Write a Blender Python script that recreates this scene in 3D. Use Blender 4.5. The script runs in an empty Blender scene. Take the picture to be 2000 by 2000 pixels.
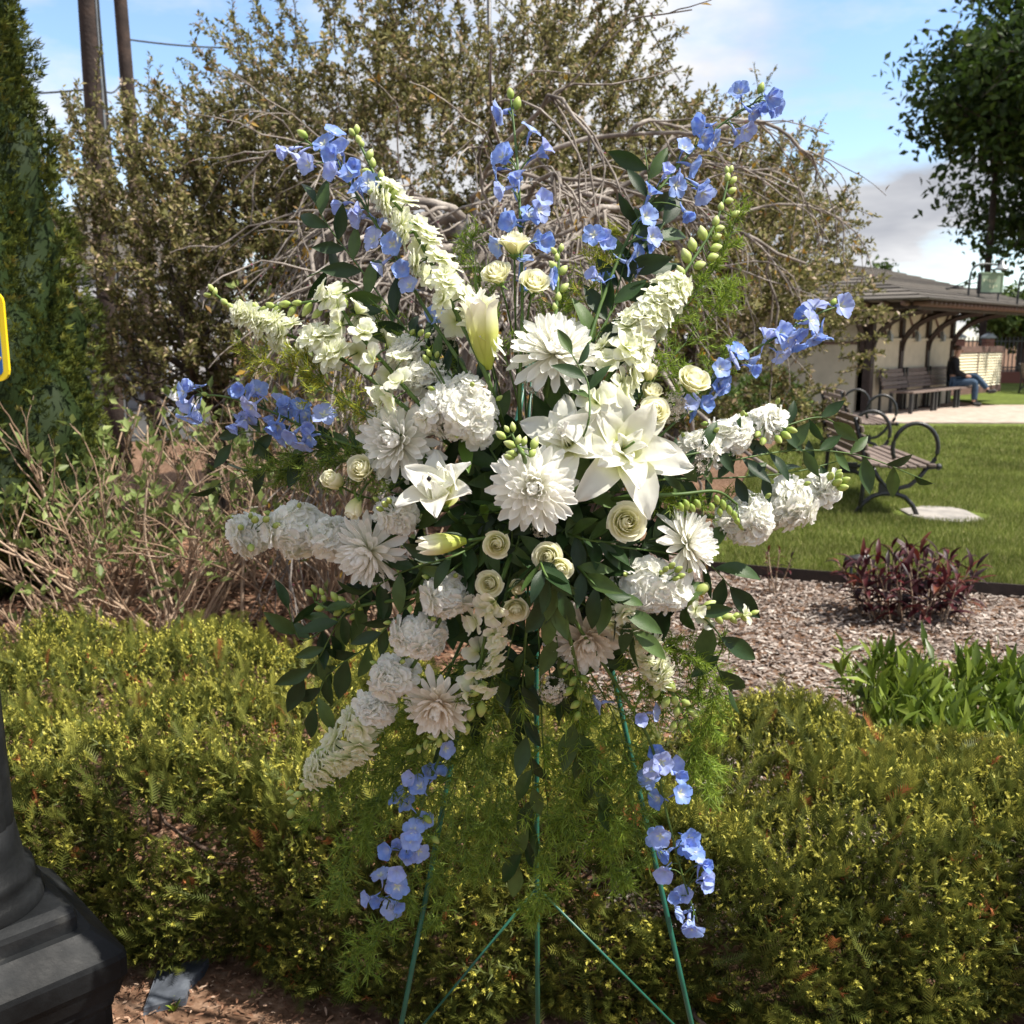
import bpy, math
import numpy as np
from mathutils import Matrix, Vector, Quaternion

# ------------------------------------------------------------------ camera, sky, sun, exposure
SC = bpy.context.scene
COL = SC.collection
CAM_H, PITCH, FPX = 1.58, math.radians(9.9), 1921.0     # metres, down-tilt, focal length in photo pixels (2000 wide)
cd = bpy.data.cameras.new('camera')
cd.sensor_width = 36.0
cd.lens = 36.0 * FPX / 2000.0
cd.clip_start, cd.clip_end = 0.05, 3000.0
cd.dof.use_dof = True
cd.dof.focus_distance = 1.62
cd.dof.aperture_fstop = 8.9
cam = bpy.data.objects.new('camera', cd)
cam.location = (0, 0, CAM_H)
cam.rotation_euler = (math.pi / 2 - PITCH, 0, 0)
COL.objects.link(cam)
SC.camera = cam

SUN_AZ, SUN_EL = math.radians(101), math.radians(57)       # clockwise from the view direction (+Y); above the horizon
SUN_DIR = Vector((math.sin(SUN_AZ) * math.cos(SUN_EL), math.cos(SUN_AZ) * math.cos(SUN_EL), math.sin(SUN_EL)))
sl = bpy.data.lights.new('sun', 'SUN')
sl.energy, sl.angle, sl.color = 3.6, math.radians(0.53), (1.0, 0.94, 0.84)
sun = bpy.data.objects.new('sun', sl)
sun.rotation_euler = SUN_DIR.to_track_quat('Z', 'Y').to_euler()
sun.location = (6, 6, 12)
COL.objects.link(sun)

world = bpy.data.worlds.new('World')
SC.world = world
world.use_nodes = True
def build_world():
    nt = world.node_tree
    N, L = nt.nodes, nt.links
    N.clear()
    out = N.new('ShaderNodeOutputWorld'); bg = N.new('ShaderNodeBackground')
    bg.inputs['Strength'].default_value = 0.10
    L.new(bg.outputs[0], out.inputs[0])
    sky = N.new('ShaderNodeTexSky'); sky.sky_type = 'NISHITA'; sky.sun_disc = False
    sky.sun_elevation, sky.sun_rotation = SUN_EL, SUN_AZ
    sky.air_density, sky.dust_density, sky.ozone_density = 1.0, 0.25, 3.0
    tc = N.new('ShaderNodeTexCoord'); sp = N.new('ShaderNodeSeparateXYZ')
    L.new(tc.outputs['Generated'], sp.inputs[0])
    def math_(op, a, b):
        m = N.new('ShaderNodeMath'); m.operation = op
        for k, v in ((0, a), (1, b)):
            if isinstance(v, (int, float)): m.inputs[k].default_value = v
            else: L.new(v, m.inputs[k])
        return m.outputs[0]
    zz = math_('ADD', math_('MAXIMUM', sp.outputs[2], 0.0), 0.22)
    cx = N.new('ShaderNodeCombineXYZ')
    L.new(math_('DIVIDE', sp.outputs[0], zz), cx.inputs[0]); L.new(math_('DIVIDE', sp.outputs[1], zz), cx.inputs[1])
    def noise(scale, detail, off, rough=0.55):
        mp = N.new('ShaderNodeMapping'); mp.inputs['Location'].default_value = off
        L.new(cx.outputs[0], mp.inputs[0])
        n = N.new('ShaderNodeTexNoise'); n.inputs['Scale'].default_value = scale
        n.inputs['Detail'].default_value = detail; n.inputs['Roughness'].default_value = rough
        L.new(mp.outputs[0], n.inputs['Vector']); return n.outputs[0]
    n1 = noise(1.15, 8, (7.45, 0.4, 0)); n2 = noise(0.9, 5, (7.1, 3.2, 0))
    def ramp(fac, stops):
        r = N.new('ShaderNodeValToRGB'); cr = r.color_ramp
        for k, (p, c) in enumerate(stops):
            e = cr.elements[k] if k < 2 else cr.elements.new(p)
            e.position = p; e.color = (*c, 1)
        L.new(fac, r.inputs[0]); return r.outputs[0]
    mask = ramp(n1, [(0.37, (0, 0, 0)), (0.52, (1, 1, 1))])
    ccol = ramp(n2, [(0.36, (2.0, 2.08, 2.3)), (0.56, (4.1, 4.1, 4.15))])
    mx = N.new('ShaderNodeMix'); mx.data_type = 'RGBA'
    L.new(mask, mx.inputs[0]); L.new(sky.outputs[0], mx.inputs[6]); L.new(ccol, mx.inputs[7])
    L.new(mx.outputs[2], bg.inputs['Color'])
build_world()
SC.view_settings.view_transform = 'Standard'
SC.view_settings.look = 'None'
SC.view_settings.exposure = 1.32
SC.view_settings.gamma = 1.0
SC.view_settings.use_curve_mapping = False
SC.render.engine = 'CYCLES'
SC.cycles.use_denoising = True
SC.cycles.max_bounces = 10
SC.cycles.diffuse_bounces = 6
SC.cycles.transparent_max_bounces = 6

# ------------------------------------------------------------------ pixels to points
CP, SP = math.cos(PITCH), math.sin(PITCH)
def ray(px, py):
    a, b = (px - 1000) / FPX, (1000 - py) / FPX
    return np.array((a, CP + b * SP, -SP + b * CP))
def P(px, py, Y):                       # the point at world depth Y seen at that pixel
    d = ray(px, py); return np.array((0, 0, CAM_H)) + d * (Y / d[1])
def G(px, py, z=0.0):                   # the point at height z seen at that pixel
    d = ray(px, py); return np.array((0, 0, CAM_H)) + d * ((z - CAM_H) / d[2])
def S(n, p):                            # n photo pixels in metres at point p
    return n * (p[1] * CP - (p[2] - CAM_H) * SP) / FPX

RNG = np.random.default_rng(11)
def U(a, b, n=None): return RNG.uniform(a, b, n)
def NR(s, *sh): return RNG.normal(0, s, sh)
def unit(v):
    v = np.asarray(v, float); return v / (np.linalg.norm(v, axis=-1, keepdims=True) + 1e-12)

# ------------------------------------------------------------------ materials
MATS = {}
def mat(name, stops, src='noise', scale=12.0, rough=0.55, spec=0.4, bump=0.0, bscale=60.0, trans=0.0, tcol=None, vary=0.0, vscale=7.0, metal=0.0, coat=0.0, rvary=0.0, rbase=None):
    m = bpy.data.materials.new(name); m.use_nodes = True
    N, L = m.node_tree.nodes, m.node_tree.links
    bs = N['Principled BSDF']; out = N['Material Output']
    bs.inputs['Roughness'].default_value = rough
    bs.inputs['Specular IOR Level'].default_value = spec
    bs.inputs['Metallic'].default_value = metal
    bs.inputs['Coat Weight'].default_value = coat
    tc = N.new('ShaderNodeTexCoord')
    def noise(sc, det=5.0, world=False):
        n = N.new('ShaderNodeTexNoise'); n.inputs['Scale'].default_value = sc; n.inputs['Detail'].default_value = det
        if world:
            g = N.new('ShaderNodeNewGeometry'); L.new(g.outputs['Position'], n.inputs['Vector'])
        else: L.new(tc.outputs['Object'], n.inputs['Vector'])
        return n.outputs[0]
    if src == 'noise': fac = noise(scale)
    elif src == 'world': fac = noise(scale, world=True)
    elif src == 'rand': fac = N.new('ShaderNodeObjectInfo').outputs['Random']
    else:
        at = N.new('ShaderNodeAttribute'); at.attribute_name = 'pc'
        se = N.new('ShaderNodeSeparateColor'); L.new(at.outputs['Color'], se.inputs[0])
        fac = se.outputs['rgb'.index(src)]
    r = N.new('ShaderNodeValToRGB'); cr = r.color_ramp
    stops = [(k / max(1, len(stops) - 1), c) if len(c) == 3 else c for k, c in enumerate(stops)]
    for k, (p, c) in enumerate(stops):
        e = cr.elements[k] if k < 2 else cr.elements.new(p)
        e.position = p; e.color = (*c, 1)
    if len(stops) == 1: cr.elements[1].color = (*stops[0][1], 1)
    L.new(fac, r.inputs[0]); col = r.outputs[0]
    if vary > 0:
        mr = N.new('ShaderNodeMapRange'); mr.inputs[1].default_value = 0.3; mr.inputs[2].default_value = 0.7
        mr.inputs[3].default_value = 1 - vary; mr.inputs[4].default_value = 1 + vary
        L.new(noise(vscale, 4.0, True), mr.inputs[0])
        hs = N.new('ShaderNodeHueSaturation'); L.new(mr.outputs[0], hs.inputs['Value']); L.new(col, hs.inputs['Color'])
        col = hs.outputs[0]
    if rbase:
        at2 = N.new('ShaderNodeAttribute'); at2.attribute_name = 'pc'
        s2 = N.new('ShaderNodeSeparateColor'); L.new(at2.outputs['Color'], s2.inputs[0])
        mr2 = N.new('ShaderNodeMapRange'); mr2.inputs[1].default_value = 0.05; mr2.inputs[2].default_value = 0.55; L.new(s2.outputs[0], mr2.inputs[0])
        m2 = N.new('ShaderNodeMix'); m2.data_type = 'RGBA'; L.new(mr2.outputs[0], m2.inputs[0]); m2.inputs[6].default_value = (*rbase, 1); L.new(col, m2.inputs[7]); col = m2.outputs[2]
    L.new(col, bs.inputs['Base Color'])
    if rvary > 0:
        mr = N.new('ShaderNodeMapRange'); mr.inputs[3].default_value = rough - rvary; mr.inputs[4].default_value = rough + rvary
        L.new(noise(vscale * 2, 5.0, True), mr.inputs[0]); L.new(mr.outputs[0], bs.inputs['Roughness'])
    if bump > 0:
        b = N.new('ShaderNodeBump'); b.inputs['Strength'].default_value = bump; b.inputs['Distance'].default_value = 0.01
        L.new(noise(bscale, 6.0), b.inputs['Height']); L.new(b.outputs[0], bs.inputs['Normal'])
    if trans > 0:
        t = N.new('ShaderNodeBsdfTranslucent'); mx = N.new('ShaderNodeMixShader'); mx.inputs[0].default_value = trans
        if tcol:
            mm = N.new('ShaderNodeMix'); mm.data_type = 'RGBA'; mm.blend_type = 'MULTIPLY'; mm.inputs[0].default_value = 1
            L.new(col, mm.inputs[6]); mm.inputs[7].default_value = (*tcol, 1); L.new(mm.outputs[2], t.inputs['Color'])
        else: L.new(col, t.inputs['Color'])
        L.new(bs.outputs[0], mx.inputs[1]); L.new(t.outputs[0], mx.inputs[2]); L.new(mx.outputs[0], out.inputs[0])
    MATS[name] = m
    return m

# ------------------------------------------------------------------ meshes and objects
def mesh(name, V, Fs, A=None, m=None, smooth=True):
    me = bpy.data.meshes.new(name)
    if isinstance(Fs, np.ndarray): Fs = [Fs]
    Fs = [np.asarray(f, np.int32) for f in Fs if len(f)]
    V = np.ascontiguousarray(V, np.float32)
    loops = np.concatenate([f.ravel() for f in Fs]); tot = np.concatenate([np.full(len(f), f.shape[1], np.int32) for f in Fs])
    me.vertices.add(len(V)); me.vertices.foreach_set('co', V.ravel())
    me.loops.add(len(loops)); me.loops.foreach_set('vertex_index', loops)
    me.polygons.add(len(tot)); me.polygons.foreach_set('loop_start', np.concatenate(([0], np.cumsum(tot)[:-1])).astype(np.int32))
    me.polygons.foreach_set('use_smooth', np.full(len(tot), smooth))
    me.update(calc_edges=True)
    if A is not None:
        at = me.attributes.new('pc', 'FLOAT_COLOR', 'POINT')
        c = np.ones((len(V), 4), np.float32); c[:, :3] = A; at.data.foreach_set('color', c.ravel())
    if m: me.materials.append(MATS[m] if isinstance(m, str) else m)
    return me
WM = {}
def _name(o): WM[o.name] = None
def thing(name, label, cat, loc=(0, 0, 0), group=None):
    o = bpy.data.objects.new(name, None); COL.objects.link(o)
    o.empty_display_size = 0.05
    o.location = tuple(float(x) for x in loc); o['label'] = label; o['category'] = cat
    if group: o['group'] = group
    WM[o.name] = Matrix.Translation(o.location)
    return o
def part(name, me, parent, M=None, stuff=False, label=None):
    o = bpy.data.objects.new(name, me); COL.objects.link(o)
    M = Matrix.Identity(4) if M is None else M
    WM[o.name] = M
    if parent is not None:
        o.parent = parent; o.matrix_basis = WM[parent.name].inverted() @ M
    else: o.matrix_basis = M
    if stuff: o['kind'] = 'stuff'
    if label: o['label'] = label
    return o
def single(name, me, label, cat, group=None, M=None, kind=None):
    o = part(name, me, None, M); o['label'] = label; o['category'] = cat
    if group: o['group'] = group
    if kind: o['kind'] = kind
    return o
def structure(name, me, kind='structure', label=None):
    o = part(name, me, None); o['kind'] = kind
    if label: o['label'] = label
    return o

# ------------------------------------------------------------------ shapes: each is (V, F, A); F a list of index arrays; A = (r along, g across, b random)
def join(shapes):
    Vs, As, Q, off = [], [], {}, 0
    for V, F, A in shapes:
        Vs.append(V); As.append(A if A is not None else np.zeros((len(V), 3)))
        for f in (F if isinstance(F, list) else [F]):
            if len(f): Q.setdefault(f.shape[1], []).append(f + off)
        off += len(V)
    return np.concatenate(Vs), [np.concatenate(q) for q in Q.values()], np.concatenate(As)
def box(c, s, R=None, bev=0.0):
    x, y, z = np.array(s) / 2
    if bev <= 0:
        V = np.array([(a * x, b * y, d * z) for a in (-1, 1) for b in (-1, 1) for d in (-1, 1)], float)
        F = np.array([(0, 1, 3, 2), (4, 6, 7, 5), (0, 4, 5, 1), (2, 3, 7, 6), (0, 2, 6, 4), (1, 5, 7, 3)])
        Fs = [F]
    else:                                # bevelled along its four long (local y) edges and ends: an octagonal prism with inset caps
        b = bev
        prof = [(-x + b, -z), (x - b, -z), (x, -z + b), (x, z - b), (x - b, z), (-x + b, z), (-x, z - b), (-x, -z + b)]
        ins = [(p[0] * (1 - b / x), p[1] * (1 - b / z)) for p in prof]
        V = np.array([(p[0], -y, p[1]) for p in ins] + [(p[0], -y + b, p[1]) for p in prof] + [(p[0], y - b, p[1]) for p in prof] + [(p[0], y, p[1]) for p in ins], float)
        F = np.array([(r * 8 + k, r * 8 + (k + 1) % 8, r * 8 + 8 + (k + 1) % 8, r * 8 + 8 + k) for r in range(3) for k in range(8)])
        Fs = [F, np.array([list(range(7, -1, -1)), list(range(24, 32))])]
    if R is not None: V = V @ np.array(R).T
    return V + np.array(c), Fs, np.zeros((len(V), 3))
def rotz(a): c, s = math.cos(a), math.sin(a); return np.array(((c, -s, 0), (s, c, 0), (0, 0, 1)))
def rotx(a): c, s = math.cos(a), math.sin(a); return np.array(((1, 0, 0), (0, c, -s), (0, s, c)))
def roty(a): c, s = math.cos(a), math.sin(a); return np.array(((c, 0, s), (0, 1, 0), (-s, 0, c)))
def tubes(PL, R0, R1=None, k=5, cap=True):          # PL (m, n, 3) polylines; radii scalar, (m,) or (m, n)
    PL = np.asarray(PL, float)
    if PL.ndim == 2: PL = PL[None]
    m, n, _ = PL.shape
    if R1 is None: R = np.broadcast_to(np.asarray(R0, float).reshape(-1, n) if np.ndim(R0) else np.full((1, n), R0), (m, n))
    else:
        t = np.linspace(0, 1, n)[None]; R = np.broadcast_to(np.reshape(R0, (-1, 1)), (m, 1)) * (1 - t) + np.broadcast_to(np.reshape(R1, (-1, 1)), (m, 1)) * t
    T = unit(np.gradient(PL, axis=1))
    ref = np.where(np.abs(T[..., 2:3]) > 0.93, np.array((1.0, 0.13, 0)), np.array((0.11, 0.07, 1.0)))
    X = unit(np.cross(T, ref)); Y = np.cross(T, X)
    a = np.arange(k) * 2 * math.pi / k
    V = PL[:, :, None] + R[:, :, None, None] * (np.cos(a)[:, None] * X[:, :, None] + np.sin(a)[:, None] * Y[:, :, None])
    i = np.arange(n - 1)[:, None] * k; j = np.arange(k)[None]; j2 = (j + 1) % k
    q = np.stack((i + j, i + j2, i + k + j2, i + k + j), -1).reshape(-1, 4)
    base = (np.arange(m) * n * k)[:, None, None]
    F = (q[None] + base).reshape(-1, 4)
    Fs = [F]
    if cap:
        c0 = np.arange(k)[::-1][None] + (np.arange(m) * n * k)[:, None]; c1 = np.arange(k)[None] + (np.arange(m) * n * k + (n - 1) * k)[:, None]
        Fs.append(np.concatenate((c0, c1)))
    A = np.zeros((m, n, k, 3)); A[..., 0] = np.linspace(0, 1, n)[None, :, None]; A[..., 2] = U(0, 1, m)[:, None, None]
    return V.reshape(-1, 3), Fs, A.reshape(-1, 3)
def lathe(prof, n=16, c=(0, 0, 0), R=None):          # prof [(r, z)], bottom to top
    pr = np.array(prof, float); a = np.arange(n) * 2 * math.pi / n
    V = np.stack((pr[:, :1] * np.cos(a), pr[:, :1] * np.sin(a), np.repeat(pr[:, 1:], n, 1)), -1).reshape(-1, 3)
    i = np.arange(len(pr) - 1)[:, None] * n; j = np.arange(n)[None]; j2 = (j + 1) % n
    F = np.stack((i + j, i + j2, i + n + j2, i + n + j), -1).reshape(-1, 4)
    caps = np.array([list(range(n - 1, -1, -1)), list(range((len(pr) - 1) * n, len(pr) * n))])
    if R is not None: V = V @ np.array(R).T
    A = np.zeros((len(V), 3)); A[:, 0] = np.repeat(np.linspace(0, 1, len(pr)), n)
    return V + np.array(c), [F, caps], A
def prism(poly, z0, z1, c=(0, 0, 0), R=None):        # outline in local x,y raised from z0 to z1
    p = np.array(poly, float); n = len(p)
    V = np.concatenate((np.c_[p, np.full(n, z0)], np.c_[p, np.full(n, z1)]))
    j = np.arange(n); j2 = (j + 1) % n
    Fs = [np.stack((j, j2, j2 + n, j + n), -1), np.array([list(range(n - 1, -1, -1)), list(range(n, 2 * n))])]
    if R is not None: V = V @ np.array(R).T
    return V + np.array(c), Fs, np.zeros((2 * n, 3))
def frames(d, roll=0.0):                 # (n,3) directions for local +Y -> (n,3,3) matrices, local Z kept upward before the roll
    d = unit(np.atleast_2d(d)); up = np.where(np.abs(d[:, 2:3]) > 0.98, np.array((0.0, -1.0, 0.2)), np.array((0.0, 0.0, 1.0)))
    x = unit(np.cross(d, up)); z = np.cross(x, d)
    r = np.broadcast_to(np.asarray(roll, float), (len(d),))[:, None]
    x2 = x * np.cos(r) + z * np.sin(r); z2 = -x * np.sin(r) + z * np.cos(r)
    return np.stack((x2, d, z2), -1)
def scatter(T, pos, R, sc, b=None, r=None):          # copies of template T merged into one shape
    V, F, A = T; n = len(pos)
    sc = np.broadcast_to(np.asarray(sc, float).reshape(n, -1) if np.ndim(sc) else np.full((n, 1), sc), (n, 1) if np.ndim(sc) < 2 else np.shape(sc))
    W = np.einsum('nij,nvj->nvi', R, V[None] * sc[:, None, :]) + pos[:, None]
    off = (np.arange(n) * len(V))[:, None, None]
    Fs = [(f[None] + off).reshape(-1, f.shape[1]) for f in (F if isinstance(F, list) else [F])]
    A2 = np.repeat(A[None], n, 0).copy()
    A2[..., 2] = (U(0, 1, n) if b is None else b)[:, None]
    return W.reshape(-1, 3), Fs, A2.reshape(-1, 3)
def walk(p0, d0, L, n, wob, grav=0.0, pull=None):    # many random-walk polylines at once: (m, n+1, 3)
    p = np.array(p0, float); d = unit(d0); m = len(p); st = np.broadcast_to(np.asarray(L, float), (m,))[:, None] / n
    g = np.broadcast_to(np.asarray(grav, float), (m,))
    out = [p.copy()]
    for k in range(n):
        d = d + RNG.normal(0, wob, (m, 3)); d[:, 2] += g
        if pull is not None: d += pull
        d = unit(d); p = p + d * st; out.append(p.copy())
    return np.stack(out, 1)
def along(PL, which, t):                 # points and tangents on polylines
    n = PL.shape[1] - 1; f = np.clip(t, 0, 0.9999) * n; i = f.astype(int); w = (f - i)[:, None]
    a, b = PL[which, i], PL[which, i + 1]
    return a * (1 - w) + b * w, unit(b - a)
def bez(p0, p1, p2, n=8):
    t = np.linspace(0, 1, n)[:, None]; p0, p1, p2 = map(np.asarray, (p0, p1, p2))
    return p0 * (1 - t) ** 2 + 2 * p1 * t * (1 - t) + p2 * t ** 2
def spline(pts, n=24):                   # Catmull-Rom through pts
    p = np.array(pts, float); p = np.concatenate((2 * p[:1] - p[1:2], p, 2 * p[-1:] - p[-2:-1])); k = len(p) - 3
    u = np.linspace(0, k - 1e-6, n); i = u.astype(int); t = (u - i)[:, None]
    a, b, c, d = p[i], p[i + 1], p[i + 2], p[i + 3]
    return 0.5 * ((2 * b) + (c - a) * t + (2 * a - 5 * b + 4 * c - d) * t ** 2 + (3 * b - a - 3 * c + d) * t ** 3)
def petal(L, W, nt=5, ns=4, prof=None, b0=0.0, bend=0.0, cup=0.0, ruf=0.0, rf=2.0, fold=0.0, ph=0.0, twist=0.0):
    # blade along +Y from the origin, normal +Z; bend lifts the tip, cup lifts the edges
    t = np.linspace(0, 1, nt + 1); s = np.linspace(-1, 1, ns + 1)
    prof = prof or [(0, .25), (.3, .8), (.6, 1), (.85, .75), (1, .12)]
    w = W / 2 * np.interp(t, *zip(*prof))
    th = b0 + bend * t
    y = np.concatenate(([0], np.cumsum(np.cos((th[1:] + th[:-1]) / 2)))) * L / nt
    z = np.concatenate(([0], np.cumsum(np.sin((th[1:] + th[:-1]) / 2)))) * L / nt
    sx, tt = np.meshgrid(s, t)
    h = cup * w[:, None] * sx ** 2 + fold * w[:, None] * np.abs(sx) + ruf * L * tt ** 1.5 * np.sin(rf * math.pi * sx + ph + 3 * tt) + twist * w[:, None] * sx * tt
    V = np.stack((sx * w[:, None], y[:, None] - np.sin(th)[:, None] * h, z[:, None] + np.cos(th)[:, None] * h), -1).reshape(-1, 3)
    i = np.arange(nt)[:, None] * (ns + 1); j = np.arange(ns)[None]
    F = np.stack((i + j, i + j + 1, i + ns + 2 + j, i + ns + 1 + j), -1).reshape(-1, 4)
    A = np.stack((tt, np.abs(sx), np.zeros_like(tt)), -1).reshape(-1, 3)
    return V, [F], A
def turn(sh, R, t=(0, 0, 0), s=1.0): return (sh[0] * s) @ np.array(R).T + np.array(t), sh[1], sh[2]
def mat4(R, t, s=1.0):
    m = Matrix([list(map(float, r)) for r in np.array(R)]).to_4x4()
    return Matrix.Translation([float(x) for x in t]) @ m @ Matrix.Scale(float(s), 4)
def put(name, sh, parent, m, smooth=True, stuff=False, label=None, W=None):
    me = mesh(name, sh[0], sh[1], sh[2], m, smooth)
    return part(name, me, parent, W, stuff, label)
# ------------------------------------------------------------------ materials of the setting
mat('soil', [(0.3, (.06, .034, .021)), (0.5, (.15, .088, .056)), (0.7, (.25, .165, .115))], 'world', 26, rough=.95, spec=.1, bump=.8, bscale=45, vary=.25, vscale=1.3)
mat('mulch', [(0, (.035, .018, .012)), (.35, (.15, .075, .045)), (.7, (.31, .18, .115)), (1, (.48, .36, .27))], 'b', rough=.9, spec=.15, vary=.25, vscale=.9)
mat('grey_mulch', [(0, (.035, .025, .021)), (.35, (.13, .098, .082)), (.7, (.28, .23, .20)), (1, (.47, .42, .375))], 'b', rough=.9, spec=.15, vary=.25, vscale=.9)
mat('lawn_soil', [(0.3, (.07, .095, .018)), (0.7, (.13, .165, .035))], 'world', 9, rough=.95, spec=.1, bump=.5, bscale=60, vary=.15, vscale=.7)
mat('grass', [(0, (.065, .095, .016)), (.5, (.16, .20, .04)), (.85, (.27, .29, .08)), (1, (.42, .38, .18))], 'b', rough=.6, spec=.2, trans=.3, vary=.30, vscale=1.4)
mat('concrete', [(0.3, (.34, .27, .22)), (0.7, (.47, .39, .33))], 'world', 5, rough=.9, spec=.2, bump=.3, bscale=90, vary=.08)
mat('asphalt', [(0.3, (.045, .045, .045)), (0.7, (.075, .073, .07))], 'world', 14, rough=.9, spec=.2, bump=.4, bscale=120)
mat('edging', [(.3, (.018, .013, .012)), (.7, (.04, .026, .022))], 'noise', 20, rough=.6)
mat('flagstone', [(0.3, (.20, .19, .18)), (0.7, (.36, .33, .30))], 'noise', 6, rough=.85, bump=.5, bscale=25, vary=.1)
mat('slate', [(0.3, (.03, .036, .046)), (0.5, (.07, .08, .10)), (0.7, (.16, .18, .21))], 'noise', 14, rough=.7, bump=.6, bscale=20, vary=.12)
mat('yew', [(0, (.024, .042, .010)), (.3, (.12, .138, .028)), (.55, (.27, .265, .05)), (.76, (.44, .415, .075)), (.93, (.60, .55, .12)), (1, (.36, .13, .05))], 'b', rough=.5, spec=.2, trans=.25, vary=.15, vscale=2.5)
mat('yew_wood', [(.3, (.07, .045, .035)), (.7, (.2, .14, .11))], 'noise', 40, rough=.9, bump=.6, bscale=90)
mat('thuja', [(0, (.02, .036, .009)), (.5, (.085, .11, .02)), (.85, (.20, .22, .035)), (1, (.24, .16, .05))], 'b', rough=.6, spec=.25, trans=.18, vary=.25, vscale=1.6)
mat('bark', [(.3, (.035, .027, .022)), (.7, (.12, .095, .08))], 'noise', 18, rough=.95, bump=.9, bscale=40)
mat('weeping_bark', [(.3, (.08, .066, .058)), (.5, (.22, .19, .165)), (.7, (.40, .36, .32))], 'world', 9, rough=.9, bump=.7, bscale=50)
mat('crab_leaf', [(0, (.055, .062, .018)), (.4, (.19, .185, .066)), (.68, (.35, .31, .135)), (.84, (.35, .24, .12)), (.94, (.50, .40, .30)), (1, (.62, .51, .42))], 'b', rough=.6, spec=.2, trans=.38, vary=.25, vscale=1.1)
mat('bronze_leaf', [(0, (.10, .055, .012)), (.5, (.22, .12, .022)), (.85, (.38, .24, .03)), (1, (.23, .03, .075))], 'b', rough=.5, trans=.35)
mat('pink_bud', [(0, (.12, .02, .04)), (1, (.27, .06, .11))], 'b', rough=.6, trans=.2)
mat('shrub_twig', [(0, (.15, .095, .06)), (.5, (.30, .205, .135)), (1, (.44, .33, .24))], 'b', rough=.9, bump=.4, bscale=80)
mat('young_leaf', [(0, (.08, .12, .03)), (.6, (.19, .25, .07)), (1, (.31, .36, .13))], 'b', rough=.5, spec=.35, trans=.35, vary=.15)
mat('maple_leaf', [(0, (.016, .036, .007)), (.6, (.045, .082, .013)), (1, (.11, .16, .025))], 'b', rough=.5, spec=.3, trans=.3, vary=.2, vscale=.6)
mat('far_leaf', [(0, (.03, .06, .012)), (.6, (.10, .16, .03)), (1, (.20, .27, .06))], 'b', rough=.6, trans=.25, vary=.25, vscale=.3)
mat('dark_shrub', [(0, (.015, .022, .008)), (.6, (.05, .06, .025)), (1, (.14, .14, .075))], 'b', rough=.5, trans=.2, vary=.15)
mat('red_leaf', [(0, (.014, .004, .007)), (.5, (.042, .006, .011)), (.85, (.09, .012, .015)), (1, (.13, .04, .016))], 'rand', rough=.5, spec=.35, trans=.2, vary=.2, vscale=9)
mat('bright_leaf', [(0, (.06, .10, .012)), (.6, (.15, .22, .022)), (1, (.25, .32, .045))], 'rand', rough=.42, spec=.4, trans=.3, vary=.15, vscale=6)
mat('bright_leaf_mass', [(0, (.05, .085, .010)), (.6, (.13, .19, .02)), (1, (.23, .29, .04))], 'b', rough=.42, spec=.4, trans=.3, vary=.15, vscale=6)

# ------------------------------------------------------------------ ground
def sheet(name, pts, z, m, kind='structure'):
    p = np.array(pts, float)
    return structure(name, mesh(name, np.c_[p[:, :2], np.full(len(p), z)], np.array([list(range(len(p)))]), None, m, False), kind)
sheet('ground', [(-900, -60), (900, -60), (900, 1800), (-900, 1800)], 0.0, 'soil')
LZ = 0.06
edge_px = [(1385, 1102), (1450, 1108), (1590, 1120), (1770, 1133), (1960, 1146), (2300, 1172)]
EDGE = [G(x, y, LZ) for x, y in edge_px]
LB = [G(1385, 1102, LZ), G(1420, 1010, LZ), G(1470, 900, LZ), G(1555, 838, LZ)]
lawn_poly = [tuple(e[:2]) for e in EDGE] + [(40, EDGE[-1][1] + 3), (40, 17.5), (LB[-1][0], 18.3)] + [tuple(b[:2]) for b in LB[::-1][:-1]]
def slab(name, poly, z0, z1, m):
    V, F, A = prism([p[:2] for p in poly], z0, z1)
    return structure(name, mesh(name, V, F, A, m, False))
slab('lawn', lawn_poly, 0.002, LZ, 'lawn_soil')
slab('path', [(4.5, 18.4), (40, 17.6), (40, 23.0), (11.6, 23.4), (9.0, 22.2), (4.6, 20.6)], 0.002, 0.075, 'concrete')
slab('far_lawn', [(11.7, 23.5), (60, 23.1), (60, 36), (11.7, 36)], 0.001, 0.05, 'lawn_soil')
slab('road', [(-60, 15.5), (2.5, 15.5), (2.5, 22), (-60, 22)], 0.001, 0.012, 'asphalt')
ev = []
for k in range(len(EDGE) - 1):
    a, b = EDGE[k], EDGE[k + 1]; c = (a + b) / 2; d = unit(b - a); L = np.linalg.norm(b - a)
    ev.append(box((c[0] + d[1] * .012, c[1] - d[0] * .012, .04), (L + .004, .014, .088), rotz(math.atan2(d[1], d[0]))))
V, F, A = join(ev)
single('garden_edging', mesh('garden_edging', V, F, A, 'edging', False), 'black plastic edging strip between the mulch bed and the lawn', 'edging')

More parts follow.
